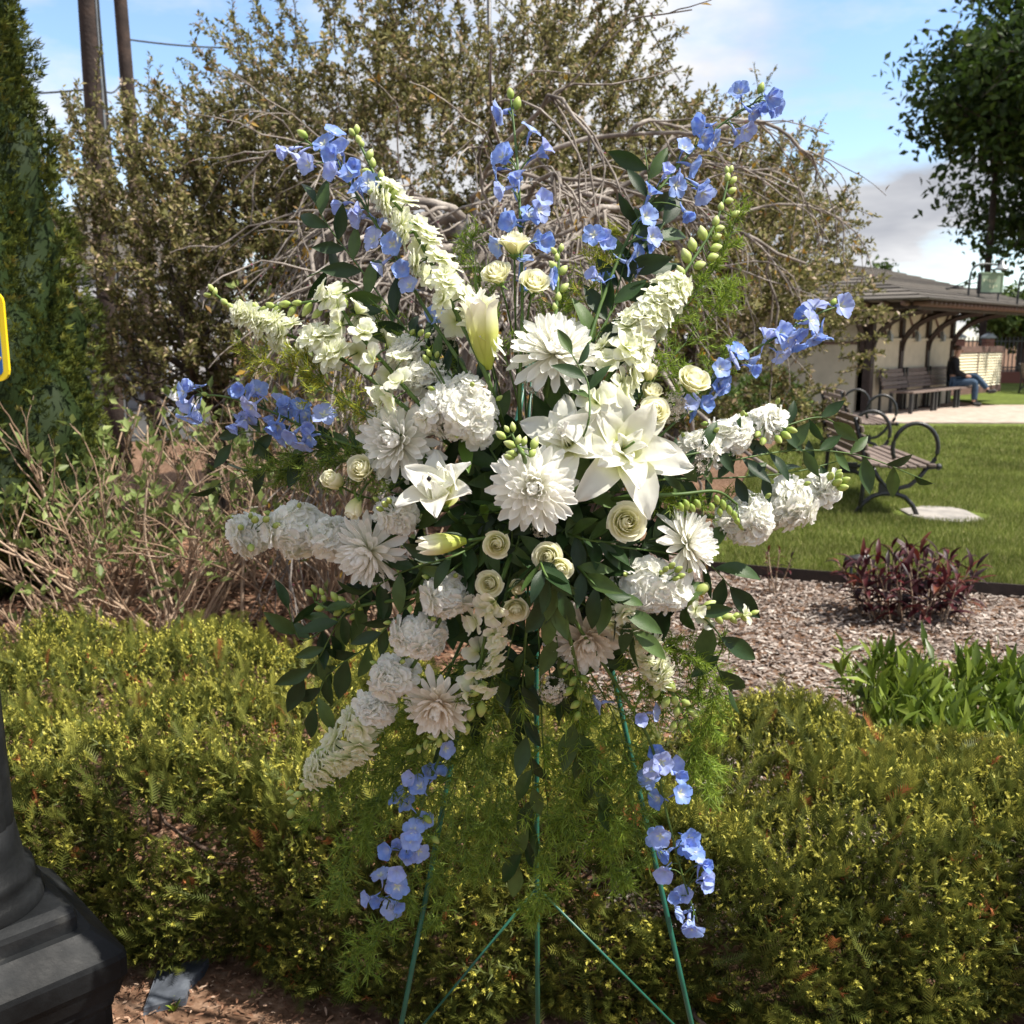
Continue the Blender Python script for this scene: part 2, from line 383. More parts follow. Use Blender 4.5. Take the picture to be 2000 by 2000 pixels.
# mulch chips: a thin litter over the bed
chip = (np.array(((-.5, -.07, 0), (-.1, -.15, .06), (.5, -.04, .01), (.42, .08, .0), (-.15, .13, .07), (-.46, .06, .01))), [np.array(((0, 1, 4, 5), (1, 2, 3, 4)))], np.zeros((6, 3)))
def litter(name, n, xr, yr, size, ok=None, bmu=.5, label=None, m='mulch'):
    x, y = U(*xr, n), U(yr[0], yr[1], n)
    keep = np.ones(n, bool) if ok is None else ok(x, y)
    x, y = x[keep], y[keep]; n = len(x)
    d = np.c_[NR(1, n, 2), NR(.16, n)]
    R = frames(d, U(-.5, .5, n)) @ rotz(math.pi / 2)
    sc = np.c_[U(size * .35, size, n), U(size * .5, size * 1.1, n), U(size * .4, size * 1.2, n)]
    V, F, A = scatter(chip, np.c_[x, y, U(.002, .018, n)], R, sc, b=np.clip(RNG.beta(2, 2.2, n) + bmu - .5, 0, 1))
    return structure(name, mesh(name, V, F, A, m, False), 'stuff', label)
ex = np.array([e[0] for e in EDGE]); ey = np.array([e[1] for e in EDGE])
lbx = np.array([b[0] for b in LB]); lby = np.array([b[1] for b in LB])
def in_bed(x, y):
    front = np.where(x > ex[0], y < np.interp(x, ex, ey) - .03, True)
    left = np.where((y > ey[0]), x < np.interp(y, lby, lbx) - .02, True)
    return front & left
litter('mulch_chips', 42000, (.2, 3.6), (2.4, 7.6), .06, in_bed, .60, 'grey brown shredded bark mulch over the planting bed', 'grey_mulch')
litter('bark_litter', 32000, (-4.2, .8), (2.6, 8.5), .075, in_bed, .40, 'reddish brown bark litter under the bare shrubs')
litter('leaf_litter', 11000, (-1.3, 1.3), (1.75, 2.9), .022, None, .5, 'dry bark litter along the foot of the hedge')
litter('far_mulch', 9000, (-3, 4.0), (8.0, 13), .09, in_bed, .45, 'bark mulch under the weeping tree')

# grass blades
FS = (G(1838, 1002, .08)[0], G(1838, 1002, .08)[1], .42, .30)
def grass(name, n, sampler, h, w):
    x, y = sampler(n); n = len(x)
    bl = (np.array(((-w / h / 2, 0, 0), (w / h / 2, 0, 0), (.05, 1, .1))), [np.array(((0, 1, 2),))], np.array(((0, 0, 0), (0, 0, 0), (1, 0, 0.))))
    d = np.c_[NR(.45, n, 2), np.ones(n)]
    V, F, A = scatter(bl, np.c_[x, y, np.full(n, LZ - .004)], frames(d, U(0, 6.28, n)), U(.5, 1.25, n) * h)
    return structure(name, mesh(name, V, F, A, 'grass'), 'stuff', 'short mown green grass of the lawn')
def in_lawn(x, y):
    return (y > np.interp(x, ex, ey, left=99, right=ey[-1]) + .02) & (y < 17.5) & ((x > np.interp(y, lby, lbx) + .02) | (y < lby[0]))
def samp(y0, y1):
    def f(n):
        y = y0 + (y1 - y0) * U(0, 1, n) ** 1.2; x = U(.22, .64, n) * y + U(-.2, .2, n)
        k = in_lawn(x, y) & ~(((x - FS[0]) / FS[2]) ** 2 + ((y - FS[1]) / FS[3]) ** 2 < 1); return x[k], y[k]
    return f
grass('grass', 210000, samp(5.6, 12), .055, .006)
grass('distant_grass', 90000, samp(11.5, 17.6), .06, .011)

# stones
def rock(poly, h, m, name, label, cat, group=None):
    p = np.array([q[:2] for q in poly]); c = p.mean(0)
    outer = np.c_[p, np.zeros(len(p))]; top = np.c_[c + (p - c) * .97, np.full(len(p), h) + NR(.002, len(p))]; ins = np.c_[c + (p - c) * .90, np.full(len(p), h + .004) + NR(.002, len(p))]
    n = len(p); j = np.arange(n); j2 = (j + 1) % n
    F = [np.concatenate([np.stack((j + o, j2 + o, j2 + o + n, j + o + n), -1) for o in (0, n)]), np.array([list(range(2 * n, 3 * n))])]
    V = np.concatenate((outer, top, ins))
    return single(name, mesh(name, V, F, np.zeros((3 * n, 3)), m, False), label, cat, group)
rock([G(x, y, .08) for x, y in ((1755, 992), (1800, 986), (1860, 988), (1890, 996), (1925, 1014), (1880, 1019), (1810, 1013), (1775, 1004))], .075, 'flagstone', 'flagstone', 'flat irregular pale flagstone set in the lawn beside the bench', 'stone')
rock([G(x, y, .03) for x, y in ((305, 1890), (345, 1876), (408, 1864), (398, 1885), (372, 1910), (362, 1942), (325, 1950), (278, 1962))], .018, 'slate', 'slate_slab', 'flat blue grey slate lying on the soil by the lamp plinth', 'stone')

# ------------------------------------------------------------------ yew hedge
def yew_sprig(bright, flat):
    sh = []; n = 13 if not flat else 16; H = .085 if not flat else .115
    for k in range(n):
        for s in (-1, 1):
            t = (k + .5 * (s > 0)) / n; young = bright and t > .60
            L = (.022 if not young else .0125) * (1 - .45 * max(0, t - .75) / .25) * (1.15 if flat else 1)
            w = .0019 if not young else .0027
            v = (np.array(((-w, 0, 0), (w, 0, 0), (w * .2, L, .1 * L))), [np.array(((0, 1, 2),))], np.array(((0, 0, 0), (0, 0, 0), (1, 0, 0.))))
            a = 1.1 - .5 * t - (.4 if young else 0)
            R = (np.eye(3) if flat and not young else roty(k * 2.4)) @ rotz(-s * a) @ rotx(.2 + (.3 if young else 0))
            q = turn(v, R, (0, t * H, .004 * math.sin(9 * t))); q = (q[0], q[1], q[2].copy())
            q[2][:, 0] = t; q[2][:, 2] = 1.0 if young else 0.0
            sh.append(q)
    sh.append((np.array(((-.0016, 0, 0), (.0016, 0, 0), (0, H, 0))), [np.array(((0, 1, 2),))], np.array(((0, 0, .3), (0, 0, .3), (1, 0, .3)))))
    return join(sh)
SPRIGS = [yew_sprig(False, True), yew_sprig(True, False), yew_sprig(False, False)]
def hedge(label, outline, h, n, seed_bright):
    x0, x1 = min(p[0] for p in outline), max(p[0] for p in outline)
    # outline given as (x, yfront, yback) stations
    ox = np.array([p[0] for p in outline]); of = np.array([p[1] for p in outline]); ob = np.array([p[2] for p in outline]); oh = np.array([p[3] for p in outline])
    x = U(x0, x1, n); v = U(0, 1, n)
    yf, yb, hh = np.interp(x, ox, of), np.interp(x, ox, ob), np.interp(x, ox, oh)
    # arc across the hedge: front face, top, back
    yf = yf + .045 * np.sin(7 * x) + .03 * np.sin(17 * x + 1)
    front = v < .50
    u = v / .50
    y = np.where(front, yf + .10 * u ** 3, yf + .10 + (yb - yf - .10) * ((v - .50) / .50))
    top = hh + .045 * np.sin(5.1 * x + 1.3) * np.sin(6.3 * y + .4) + .03 * np.sin(11 * x + 2 * y) + .028 * np.sin(13 * y - 4 * x + 1)
    top *= 1 - .35 * np.clip((y - (yb - .15)) / .15, 0, 1) ** 2
    z = np.where(front, (.05 + .95 * u) * top, top)
    inset = np.abs(NR(.035, n)) * (RNG.random(n) < .8) - .01
    nf = np.where(front, 1 - .55 * u, .12 * (1 - (v - .5) * 2))
    d = np.c_[NR(.5, n), -nf * 1.1 + NR(.38, n), np.where(front, .45 + .5 * u, 1.0) + NR(.25, n)]
    d = unit(d)
    pos = np.c_[x, y, z] - d * (.075 + inset)[:, None]
    pos[:, 2] = np.maximum(pos[:, 2], .03)
    hole = np.sin(9 * x + 3 * z * 5) * np.sin(8 * z + 3.7 * x + 2 * y) > .82
    pos, d, zz, fr = pos[~hole], d[~hole], z[~hole], front[~hole]; n = len(pos)
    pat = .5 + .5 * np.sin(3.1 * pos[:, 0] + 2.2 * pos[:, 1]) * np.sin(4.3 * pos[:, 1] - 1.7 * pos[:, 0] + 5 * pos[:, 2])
    bright = RNG.random(n) < np.where(fr, .20 + .22 * pat, .40 + .38 * pat)  # fewer bright sprigs on the front: its shade is partly put into the colour
    kind = np.where(bright, 1, np.where(RNG.random(n) < .55, 0, 2))
    root = thing('yew_hedge', label, 'hedge', (float((x0 + x1) / 2), float(of.mean()) + .3, 0))
    shapes = []
    for k in range(3):
        m = kind == k; c = int(m.sum()); nv = len(SPRIGS[k][0])
        q = scatter(SPRIGS[k], pos[m], frames(d[m], U(-.9, .9, c)), U(.65, 1.15, c), b=np.zeros(c))
        A0 = np.tile(SPRIGS[k][2], (c, 1)); rb = np.repeat(RNG.beta(1.6, 2.6, c), nv); tp = np.repeat(np.where(fr[m], .5, 1.0), nv)  # front needles coloured duller than the top, painting in sunlit top and shaded face
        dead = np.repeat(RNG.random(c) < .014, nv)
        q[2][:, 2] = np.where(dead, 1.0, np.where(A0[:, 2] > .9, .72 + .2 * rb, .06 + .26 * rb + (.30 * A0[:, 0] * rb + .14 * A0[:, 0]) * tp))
        shapes.append(q)
    V, F, A = join(shapes)
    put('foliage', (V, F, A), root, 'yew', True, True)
    # wood inside
    nb = 46 if x1 - x0 > 1.5 else 26
    bx = U(x0 + .1, x1 - .1, nb); by = np.interp(bx, ox, (of * .55 + ob * .45)) + NR(.15, nb)
    pl = walk(np.c_[bx, by, np.zeros(nb) - .02], np.c_[NR(.5, nb), NR(.35, nb), np.ones(nb)], np.interp(bx, ox, oh) * .85, 6, .2, .03)
    put('branches', tubes(pl, U(.004, .009, nb), .002, 5), root, 'yew_wood', True, True)
    return root
H1 = [(-2.1, 2.30, 3.55, .56), (-1.0, 2.26, 3.62, .56), (-.45, 2.10, 3.45, .53), (0.0, 2.0, 3.1, .50), (.35, 1.98, 2.95, .48)]
H2 = [(.30, 1.97, 2.95, .46), (.9, 1.96, 2.90, .49), (1.5, 1.96, 2.78, .50), (2.1, 1.95, 2.7, .50)]
hedge('low clipped yew hedge with bright yellow green tips beside the black lamp plinth', H1, .55, 20500, .5)
hedge('low yew hedge with brown twiggy gaps in front of the leafy perennial', H2, .5, 15500, .4)
# ------------------------------------------------------------------ trees and shrubs
def leaf2(w): return (np.array(((0, 0, 0), (-w, .45, .10), (0, 1, -.06), (w, .45, .10))), [np.array(((0, 3, 2), (0, 2, 1)))], np.array(((0, 0, 0), (.5, 1, 0), (1, 0, 0), (.5, 1, 0.))))
LEAF, LEAF_N = leaf2(.25), leaf2(.17)
def split(PL, n, t0, t1, ang, La, nseg, wob, grav, up=0.0, lr=(.6, 1.2), taper=True):
    # n child branches off random parents
    m = len(PL); w = RNG.integers(0, m, n); t = U(t0, t1, n)
    p, d = along(PL, w, t)
    q = unit(NR(1, n, 3)); q = unit(q - (q * d).sum(1, keepdims=True) * d)
    a = U(ang * .6, ang * 1.3, n)[:, None]
    d2 = d * np.cos(a) + q * np.sin(a); d2[:, 2] += up
    L = La * U(*lr, n) * ((1.15 - .6 * t) if taper else 1)
    return walk(p, d2, L, nseg, wob, grav)
def leaves(PL, n, size, T=None, t0=.1, spread=.9, b=None, up=.25, off=.01):
    w = RNG.integers(0, len(PL), n); t = U(t0, 1, n)
    p, d = along(PL, w, t)
    dd = d * .5 + NR(spread, n, 3); dd[:, 2] += up
    dd = unit(dd)
    return scatter(T or LEAF, p + dd * off, frames(dd, U(-1.2, 1.2, n)), U(.6, 1.3, n) * size, b=b)
def skew(n, w):                          # random colour coordinate: mostly low, w share of the top tenth
    return np.where(RNG.random(n) < w, U(.86, 1, n), RNG.beta(1.8, 2.0, n) * .84)

def crabapple(label, x, y, zc, rx, rz, ntw, nleaf, lean=0.0, shoots=40):
    root = thing('crabapple_tree', label, 'tree', (x, y, 0), 'crabapple trees behind the weeping tree')
    tr = walk(np.array(((x, y, -.03),)), np.array(((lean, 0, 1.0),)), zc * .62, 6, .08, .05)
    n1 = 11
    p, d = along(tr, np.zeros(n1, int), U(.5, 1, n1))
    az = np.linspace(0, 2 * math.pi, n1, endpoint=False) + U(-.3, .3, n1)
    L1 = walk(p, np.c_[np.cos(az), np.sin(az), U(.1, 1.5, n1)], rx * U(.75, 1.0, n1), 8, .16, .02)
    L2 = split(L1, 110, .2, 1, .9, rx * .45, 6, .2, .02, .12)
    # twigs filling the crown in uneven clumps
    cl = unit(NR(1, 60, 3)) * (U(.25, 1, 60) ** .45)[:, None]
    k = RNG.integers(0, 60, ntw); q = cl[k] + NR(.15, ntw, 3)
    q *= np.minimum(1, 1.08 / (np.linalg.norm(q, axis=1, keepdims=True) + 1e-6))
    q2 = q * np.array((rx, rx * .8, rz)) + np.array((x + lean, y, zc))
    q2[:, 2] = np.maximum(q2[:, 2], .25)
    L3 = walk(q2, q * np.array((1, 1, .6)) + NR(.5, ntw, 3) + np.array((0, 0, .45)), U(.28, .62, ntw), 5, .18, .03)
    top = unit(np.c_[NR(.75, shoots, 2), np.abs(NR(.6, shoots)) + .15]) * np.array((rx, rx * .8, rz)) * .92 + np.array((x + lean, y, zc))
    L4 = walk(top, (top - np.array((x + lean, y, zc - rz))) * np.array((.55, .4, 1)) + NR(.35, shoots, 3), U(.5, 1.0, shoots), 6, .09, .02)
    put('trunk', tubes(tr, .11, .075, 8), root, 'bark')
    put('limbs', join([tubes(L1, U(.035, .055, n1), .014, 6), tubes(L2, .014, .005, 5, False), tubes(L3, .005, .002, 3, False), tubes(L4, .007, .002, 3, False)]), root, 'bark', True, True)
    n4 = shoots * 110
    c = [leaves(L3, int(nleaf * 1.9), .050, t0=.0, b=skew(int(nleaf * 1.9), .14), spread=.8), leaves(L4, n4, .040, LEAF_N, t0=.05, spread=.6, b=skew(n4, .10)), leaves(L2, 4000, .055, t0=.3, b=skew(4000, .08))]
    put('crown', join(c), root, 'crab_leaf', True, True)
    return root
crabapple('tallest crabapple with olive leaves, its crown above the weeping tree', -.75, 9.6, 2.7, 2.3, 2.15, 1500, 52000, shoots=24)
crabapple('crabapple with pinkish spent blossom in front of the two utility poles', -2.75, 8.9, 1.95, 1.7, 1.4, 900, 32000, shoots=36)
crabapple('crabapple with long upright shoots beside the station shelter', 1.15, 9.2, 1.95, 1.75, 1.45, 900, 32000, .1, 46)
crabapple('crabapple leaning toward the station shelter roof, thin outer crown', 1.75, 11.4, 2.55, 1.5, .65, 380, 11000, .2, 56)

def weeping(x, y):
    root = thing('weeping_tree', 'contorted weeping redbud with bare arching grey branches and few bronze leaves', 'tree', (x, y, 0))
    tr = spline([(x + .10, y, -.03), (x + .06, y, .6), (x - .03, y - .02, 1.25), (x + .06, y, 1.8), (x - .02, y, 2.25)], 14)
    put('trunk', tubes(tr, .12, .075, 10), root, 'weeping_bark')
    n1 = 24
    az = np.linspace(0, 2 * math.pi, n1, endpoint=False) + U(-.2, .2, n1)
    p = np.stack([tr[RNG.integers(8, 14)] for _ in range(n1)])
    # limbs arch up, knot, then run outward and down
    L1 = walk(p, np.c_[np.cos(az), np.sin(az) * .8, U(.35, .85, n1)], U(1.3, 2.2, n1) * (1 + .06 * np.cos(az)), 12, .25, -.12)
    L1[..., 2] = np.where(L1[..., 2] > 2.3, 2.3 + (L1[..., 2] - 2.3) * .5, L1[..., 2])
    L2 = split(L1, 150, .10, .95, .75, 1.2, 10, .24, -.14, .05)
    L3 = split(L2, 760, .1, 1, .6, .85, 8, .17, -.15, .0)
    L4 = split(L3, 700, .2, 1, .5, .42, 5, .15, -.10)
    for q in (L1, L2, L3, L4): q[..., 2] = np.maximum(q[..., 2], .05 + .1 * RNG.random(q.shape[:1])[:, None])
    L2, L3, L4 = [q[~((q[..., 0] > 1.15) & (q[..., 2] < .95)).any(1)] for q in (L2, L3, L4)]
    put('limbs', join([tubes(L1, U(.018, .034, n1), .009, 7), tubes(L2, U(.009, .016, len(L2)), .005, 5, False), tubes(L3, .006, .0028, 4, False), tubes(L4, .0035, .002, 3, False)]), root, 'weeping_bark', True, True)
    n = 1900
    put('leaves', join([leaves(L4, n, .042, t0=.5, spread=.6, up=-.3, b=RNG.beta(2, 1.6, n) * .9), leaves(L3, 600, .036, t0=.3, up=-.2, b=RNG.beta(2, 1.6, 600) * .9)]), root, 'bronze_leaf', True, True)
    bud = leaf2(.35)
    put('buds', leaves(L3, 2200, .012, bud, t0=.1, off=.006), root, 'pink_bud', True, True)
weeping(-.24, 5.9)

def arborvitae(x, y, h, r):
    root = thing('arborvitae', 'tall dense conical green arborvitae beside the utility poles', 'tree', (x, y, 0))
    put('trunk', tubes(np.array([[(x, y, -.03), (x, y, h * .4), (x, y, h * .93)]]), .09, .02, 7), root, 'bark')
    fan = join([turn(leaf2(.10), rotz(a), (0, .25 - .08 * abs(k - 2), 0), .62 + .3 * (k % 2)) for k, a in enumerate((-.95, -.5, 0, .5, .95))])
    n = 24000
    def shape(z, az):
        lump = 1 + .10 * np.sin(5 * az + 3.1 * z) + .12 * np.sin(9 * az - 5.3 * z) * np.sin(4.1 * z + az) + .05 * np.sin(14 * az + 9 * z)
        return r * np.clip(1 - (z / h), 0, 1) ** .72 * lump * (.25 + .75 * np.clip(z / .5, 0, 1))
    u = U(0, 1, n) ** .8; z = .05 + u * (h - .1); az = U(0, 2 * math.pi, n)
    rr = shape(z, az) - np.abs(NR(.05, n))
    pos = np.c_[x + rr * np.cos(az), y + rr * np.sin(az), z]
    d = np.c_[np.cos(az) * .75 + NR(.3, n), np.sin(az) * .75 + NR(.3, n), .75 + NR(.3, n)]
    fo = scatter(fan, pos, frames(d, U(0, 3.1, n)), U(.035, .075, n), b=RNG.beta(1.7, 2, n))
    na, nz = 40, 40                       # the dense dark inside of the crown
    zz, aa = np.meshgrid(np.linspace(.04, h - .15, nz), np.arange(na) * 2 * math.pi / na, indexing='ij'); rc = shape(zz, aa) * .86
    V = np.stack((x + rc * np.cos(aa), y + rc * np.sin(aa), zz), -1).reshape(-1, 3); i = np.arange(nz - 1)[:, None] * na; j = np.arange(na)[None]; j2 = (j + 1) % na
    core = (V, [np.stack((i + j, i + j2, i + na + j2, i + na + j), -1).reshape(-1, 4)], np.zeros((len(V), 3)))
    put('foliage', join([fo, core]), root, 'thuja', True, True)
arborvitae(-3.3, 6.0, 5.6, .86)

def twiggy(label, c, n, h, spread, nl, lean=(0, 0), name='bare_shrub', leafy=1.0):
    c = np.array(c, float); root = thing(name, label, 'shrub', c)
    a = U(0, 2 * math.pi, n); r = np.abs(NR(.13, n))
    p = np.c_[c[0] + r * np.cos(a), c[1] + r * np.sin(a), np.full(n, -.02)]
    L1 = walk(p, np.c_[np.cos(a) * spread + lean[0] + NR(.1, n), np.sin(a) * spread + lean[1] + NR(.1, n), U(.7, 1.2, n)], h * U(.6, 1.15, n), 8, .10, .015)
    L2 = split(L1, n * 5, .2, 1, .6, h * .38, 6, .14, .03, .1)
    L3 = split(L2, n * 8, .3, 1, .6, h * .18, 4, .14, .05, .1)
    put('stems', join([tubes(L1, U(.006, .013, n), .004, 5), tubes(L2, .0045, .0022, 4, False), tubes(L3, .0026, .0016, 3, False)]), root, 'shrub_twig', True, True)
    k = int(nl * .7)
    put('leaves', join([leaves(L3, k, .07, t0=.4, spread=.55, up=.5, b=RNG.beta(2, 2, k)), leaves(L2, nl - k, .06, t0=.6, up=.5, b=RNG.beta(2, 2, nl - k))]), root, 'young_leaf', True, True)
    return root
twiggy('bare brown shrub with fresh leaf pairs, spreading over the reddish litter', (-1.75, 5.0, 0), 20, 1.15, .75, 300, (-.25, 0))
twiggy('dense thicket of upright tan stems beside the weeping tree', (-1.02, 5.15, 0), 34, 1.35, .34, 240, (0, 0))
twiggy('leafy shrub of young green shoots growing under the arborvitae', (-2.35, 5.3, 0), 24, 1.25, .5, 900)
twiggy('low spreading shrub of bare crossing twigs close behind the hedge', (-1.9, 4.35, 0), 9, .75, 1.0, 60, (-.1, .1))
twiggy('small sprouting shrub between the thicket and the flower easel', (-.55, 5.0, 0), 16, .8, .5, 220)
twiggy('airy shrub with pale young leaves behind the dense thicket', (-1.4, 6.4, 0), 30, 1.6, .55, 900)

def bush(name, label, c, r, h, n, m, size, T=None, cat='shrub', group=None):
    c = np.array(c, float); root = thing(name, label, cat, c, group)
    ns = 14; a = U(0, 6.28, ns)
    L1 = walk(np.tile(c, (ns, 1)) + np.c_[NR(.05, ns, 2), np.zeros(ns) - .02], np.c_[np.cos(a) * r / h, np.sin(a) * r / h, np.ones(ns)], h * .85, 5, .15)
    put('stems', tubes(L1, .012, .004, 4, False), root, 'bark', True, True)
    d = unit(NR(1, n, 3)); d[:, 2] = np.abs(d[:, 2]) * 1.0
    lump = 1 + .14 * np.sin(6 * d[:, 0] + 3) * np.sin(7 * d[:, 1]) + .10 * np.sin(13 * d[:, 2] + 9 * d[:, 0])
    rad = (1 - np.abs(NR(.16, n))) * lump
    pos = c + d * rad[:, None] * np.array((r, r, h)); pos[:, 2] = np.maximum(pos[:, 2], .02)
    dd = d + NR(.5, n, 3); dd[:, 2] += .25
    put('foliage', scatter(T or LEAF, pos, frames(dd, U(-1, 1, n)), U(.6, 1.3, n) * size, b=RNG.beta(1.8, 2, n)), root, m, True, True)
    return root
g = G(1655, 800); bush('evergreen_shrub', 'dark rounded evergreen shrub at the corner of the station shelter', (g[0], g[1] + .6, 0), .75, .95, 6000, 'dark_shrub', .075)
g = G(1590, 838); bush('groundcover_plant', 'low bright green leafy plant behind the far park bench', (g[0], g[1], 0), .75, .32, 2600, 'far_leaf', .09, cat='plant')
g = G(1490, 830); bush('leafy_shrub', 'mid green leafy shrub under the drooping redbud branch tips', (g[0], g[1], 0), .9, .95, 6000, 'far_leaf', .08)
g = G(1390, 845); bush('leafy_shrub', 'light green shrub behind the right half of the flower spray', (g[0] - .2, g[1] - .3, 0), .7, 1.0, 5500, 'far_leaf', .07)

def bigtree(name, label, x, y, h, rx, rz, zc, n, m, size, trunk=.22, group=None, nb=60, cat='tree', shadefan=None):
    root = thing(name, label, cat, (x, y, 0), group)
    tr = walk(np.array(((x, y, -.05),)), np.array(((0, 0, 1.0),)), zc, 6, .04, .1)
    p, _ = along(tr, np.zeros(nb, int), U(.55, 1, nb)); a = U(0, 6.28, nb)
    L1 = walk(p, np.c_[np.cos(a), np.sin(a), U(-.15, 1.4, nb)], U(.6, 1.0, nb) * rx, 8, .13, .01)
    L2 = split(L1, nb * 8, .3, 1, .8, rx * .38, 5, .18, -.03)
    put('trunk', tubes(tr, trunk, trunk * .6, 9), root, 'bark')
    put('limbs', join([tubes(L1, trunk * .3, .02, 5, False), tubes(L2, .025, .008, 4, False)]), root, 'bark', True, True)
    # leaf clumps round the branch ends
    cl, d = along(L2, RNG.integers(0, len(L2), 900), U(.3, 1, 900))
    k = RNG.integers(0, len(cl), n); pos = cl[k] + np.clip(NR(1, n, 3), -1.5, 1.5) * np.array((.30, .30, .20)) * rx / 3.2
    dd = NR(1, n, 3); dd[:, 2] -= .2
    put('crown', scatter(LEAF, pos, frames(dd, U(-1.5, 1.5, n)), U(.6, 1.3, n) * size, b=RNG.beta(1.6, 2.4, n)), root, m, True, True)
    return root
bigtree('maple_tree', 'large dark green maple overhanging the station shelter roof', 21.8, 36.5, 15, 8.6, 7, 10.6, 62000, 'maple_leaf', .37, .45)
fx = [(-16, 34, 7, 3.6), (-7, 40, 8, 4.2), (4, 44, 7, 4), (14, 46, 6.5, 3.6), (23.5, 46, 5, 3.0), (30, 52, 6, 3.6)]
fl = ['round green street tree beyond the arborvitae and the road', 'broad green tree far behind the crabapples', 'green tree far behind the weeping redbud', 'green tree behind the station shelter roof', 'light green tree beyond the iron fence and louvred screen', 'pale green tree at the far end of the iron fence']
for (x, y, h, r), l in zip(fx, fl):
    bigtree('street_tree', l, x, y, h, r, r, h * .42, 9000, 'far_leaf', .30, .2, 'street trees beyond the station', 26)

# ------------------------------------------------------------------ bed plants: every leaf a part while they can be told apart
def rosette_plant(name, label, cat, c, stems, leaf_me, per, Ls, extra=None, group=None, stem_m='shrub_twig', low=.35):
    root = thing(name, label, cat, c, group)
    sh = tubes(stems, .006, .003, 4, False); put('stems', sh, root, stem_m, True, True)
    for i in range(len(stems)):
        for k in range(per):
            t = low + (1 - low) * (k + 1) / per
            p, d = along(stems, np.array([i]), np.array([min(t, .999)])); p, d = p[0], d[0]
            a = k * 2.4 + i; q = unit(np.array((math.cos(a), math.sin(a), 0)))
            dd = unit(q * (1.05 - .6 * (k / per)) + d * (.35 + .5 * k / per) + NR(.12, 3))
            R = frames(dd[None], U(-.3, .3, 1))[0]
            part('leaf', leaf_me[RNG.integers(len(leaf_me))], root, mat4(R, p, Ls * U(.7, 1.15) * (1.1 - .35 * k / per)))
    return root
RED = [mesh('leaf', *petal(1, .24, 5, 2, [(0, .15), (.35, 1), (.7, .7), (1, .05)], b0=.35, bend=-b, fold=.45), 'red_leaf') for b in (1.2, 1.7, .7)]
g = G(1780, 1212)
ns = 37; a = np.arange(ns) * 2.39996; r = np.sqrt((np.arange(ns) + .5) / ns) * .36
st = walk(np.c_[g[0] + r * np.cos(a) * .8, g[1] + .05 + r * np.sin(a) * .5, np.zeros(ns) - .01], np.c_[np.cos(a) * r * 1.0, np.sin(a) * r * .8, np.ones(ns) * .9], .44 - .35 * r, 5, .06)
rosette_plant('red_leaved_plant', 'large dark red leaved perennial clump beside the black edging', 'plant', (g[0], g[1] + .05, 0), st, RED, 8, .165, low=.08)
g = G(1508, 1160)
st = walk(np.c_[g[0] + NR(.03, 4), g[1] + NR(.03, 4), np.zeros(4) - .01], np.c_[NR(.12, 4, 2), np.ones(4)], U(.2, .30, 4), 4, .06)
rosette_plant('red_leaved_plant', 'small single dark red perennial standing alone in the mulch', 'plant', (g[0], g[1], 0), st, RED, 7, .075)
BRI = [mesh('leaf', *petal(1, .27, 4, 2, [(0, .2), (.35, .75), (.65, 1), (1, .08)], b0=.3, bend=-b, fold=.3), 'bright_leaf') for b in (.5, .9, .2)]
BT = petal(1, .27, 2, 2, [(0, .2), (.35, .75), (.65, 1), (1, .08)], b0=.3, bend=-.6, fold=.3)
def leafy_clump(label, x0, x1, y0, y1, h, n1, n2):
    c = ((x0 + x1) / 2, (y0 + y1) / 2, 0)
    n = n1 // 8
    st = walk(np.c_[U(x0, x1, n), y0 + (y1 - y0) * U(0, .55, n), np.zeros(n) - .01], np.c_[NR(.18, n, 2), np.ones(n)], h * U(.75, 1.1, n), 4, .06)
    root = rosette_plant('leafy_perennial', label, 'plant', c, st, BRI, 8, .098, stem_m='bright_leaf_mass')
    m = n2 // 12
    s2 = walk(np.c_[U(x0, x1, m), U(y0, y1, m), np.zeros(m) - .01], np.c_[NR(.15, m, 2), np.ones(m)], h * U(.7, 1.1, m), 4, .06)
    put('foliage', join([tubes(s2, .004, .002, 3, False), leaves(s2, n2, .098, BT, t0=.25, spread=.6, up=.5)]), root, 'bright_leaf_mass', True, True)
a = G(1660, 1350, .05); b = G(2080, 1240, .05)
leafy_clump('bright green leafy perennial clump growing between the hedge and the mulch', 1.34, 2.4, 2.9, 3.9, .32, 288, 4200)
def sprout(label, px, py, n, L):
    g = G(px, py); root = thing('seedling', label, 'plant', g, 'small green seedlings in the bed')
    for k in range(n):
        a = k * 2.4; R = frames(np.array(((math.cos(a), math.sin(a), U(.5, 1.6)),)))[0]
        part('leaf', BRI[k % 3], root, mat4(R, g + np.array((0, 0, -.004)), L * U(.7, 1.2)))
sprout('tiny green seedling on the sunlit soil beside the slate', 340, 1975, 9, .035)
sprout('strappy green seedling in the litter under the bare shrub', 180, 1150, 8, .16)
sprout('green seedling in bark litter left of the flower easel', 480, 1120, 8, .07)
sprout('clump of daffodil like leaves between the two bare shrubs', 330, 1110, 9, .11)
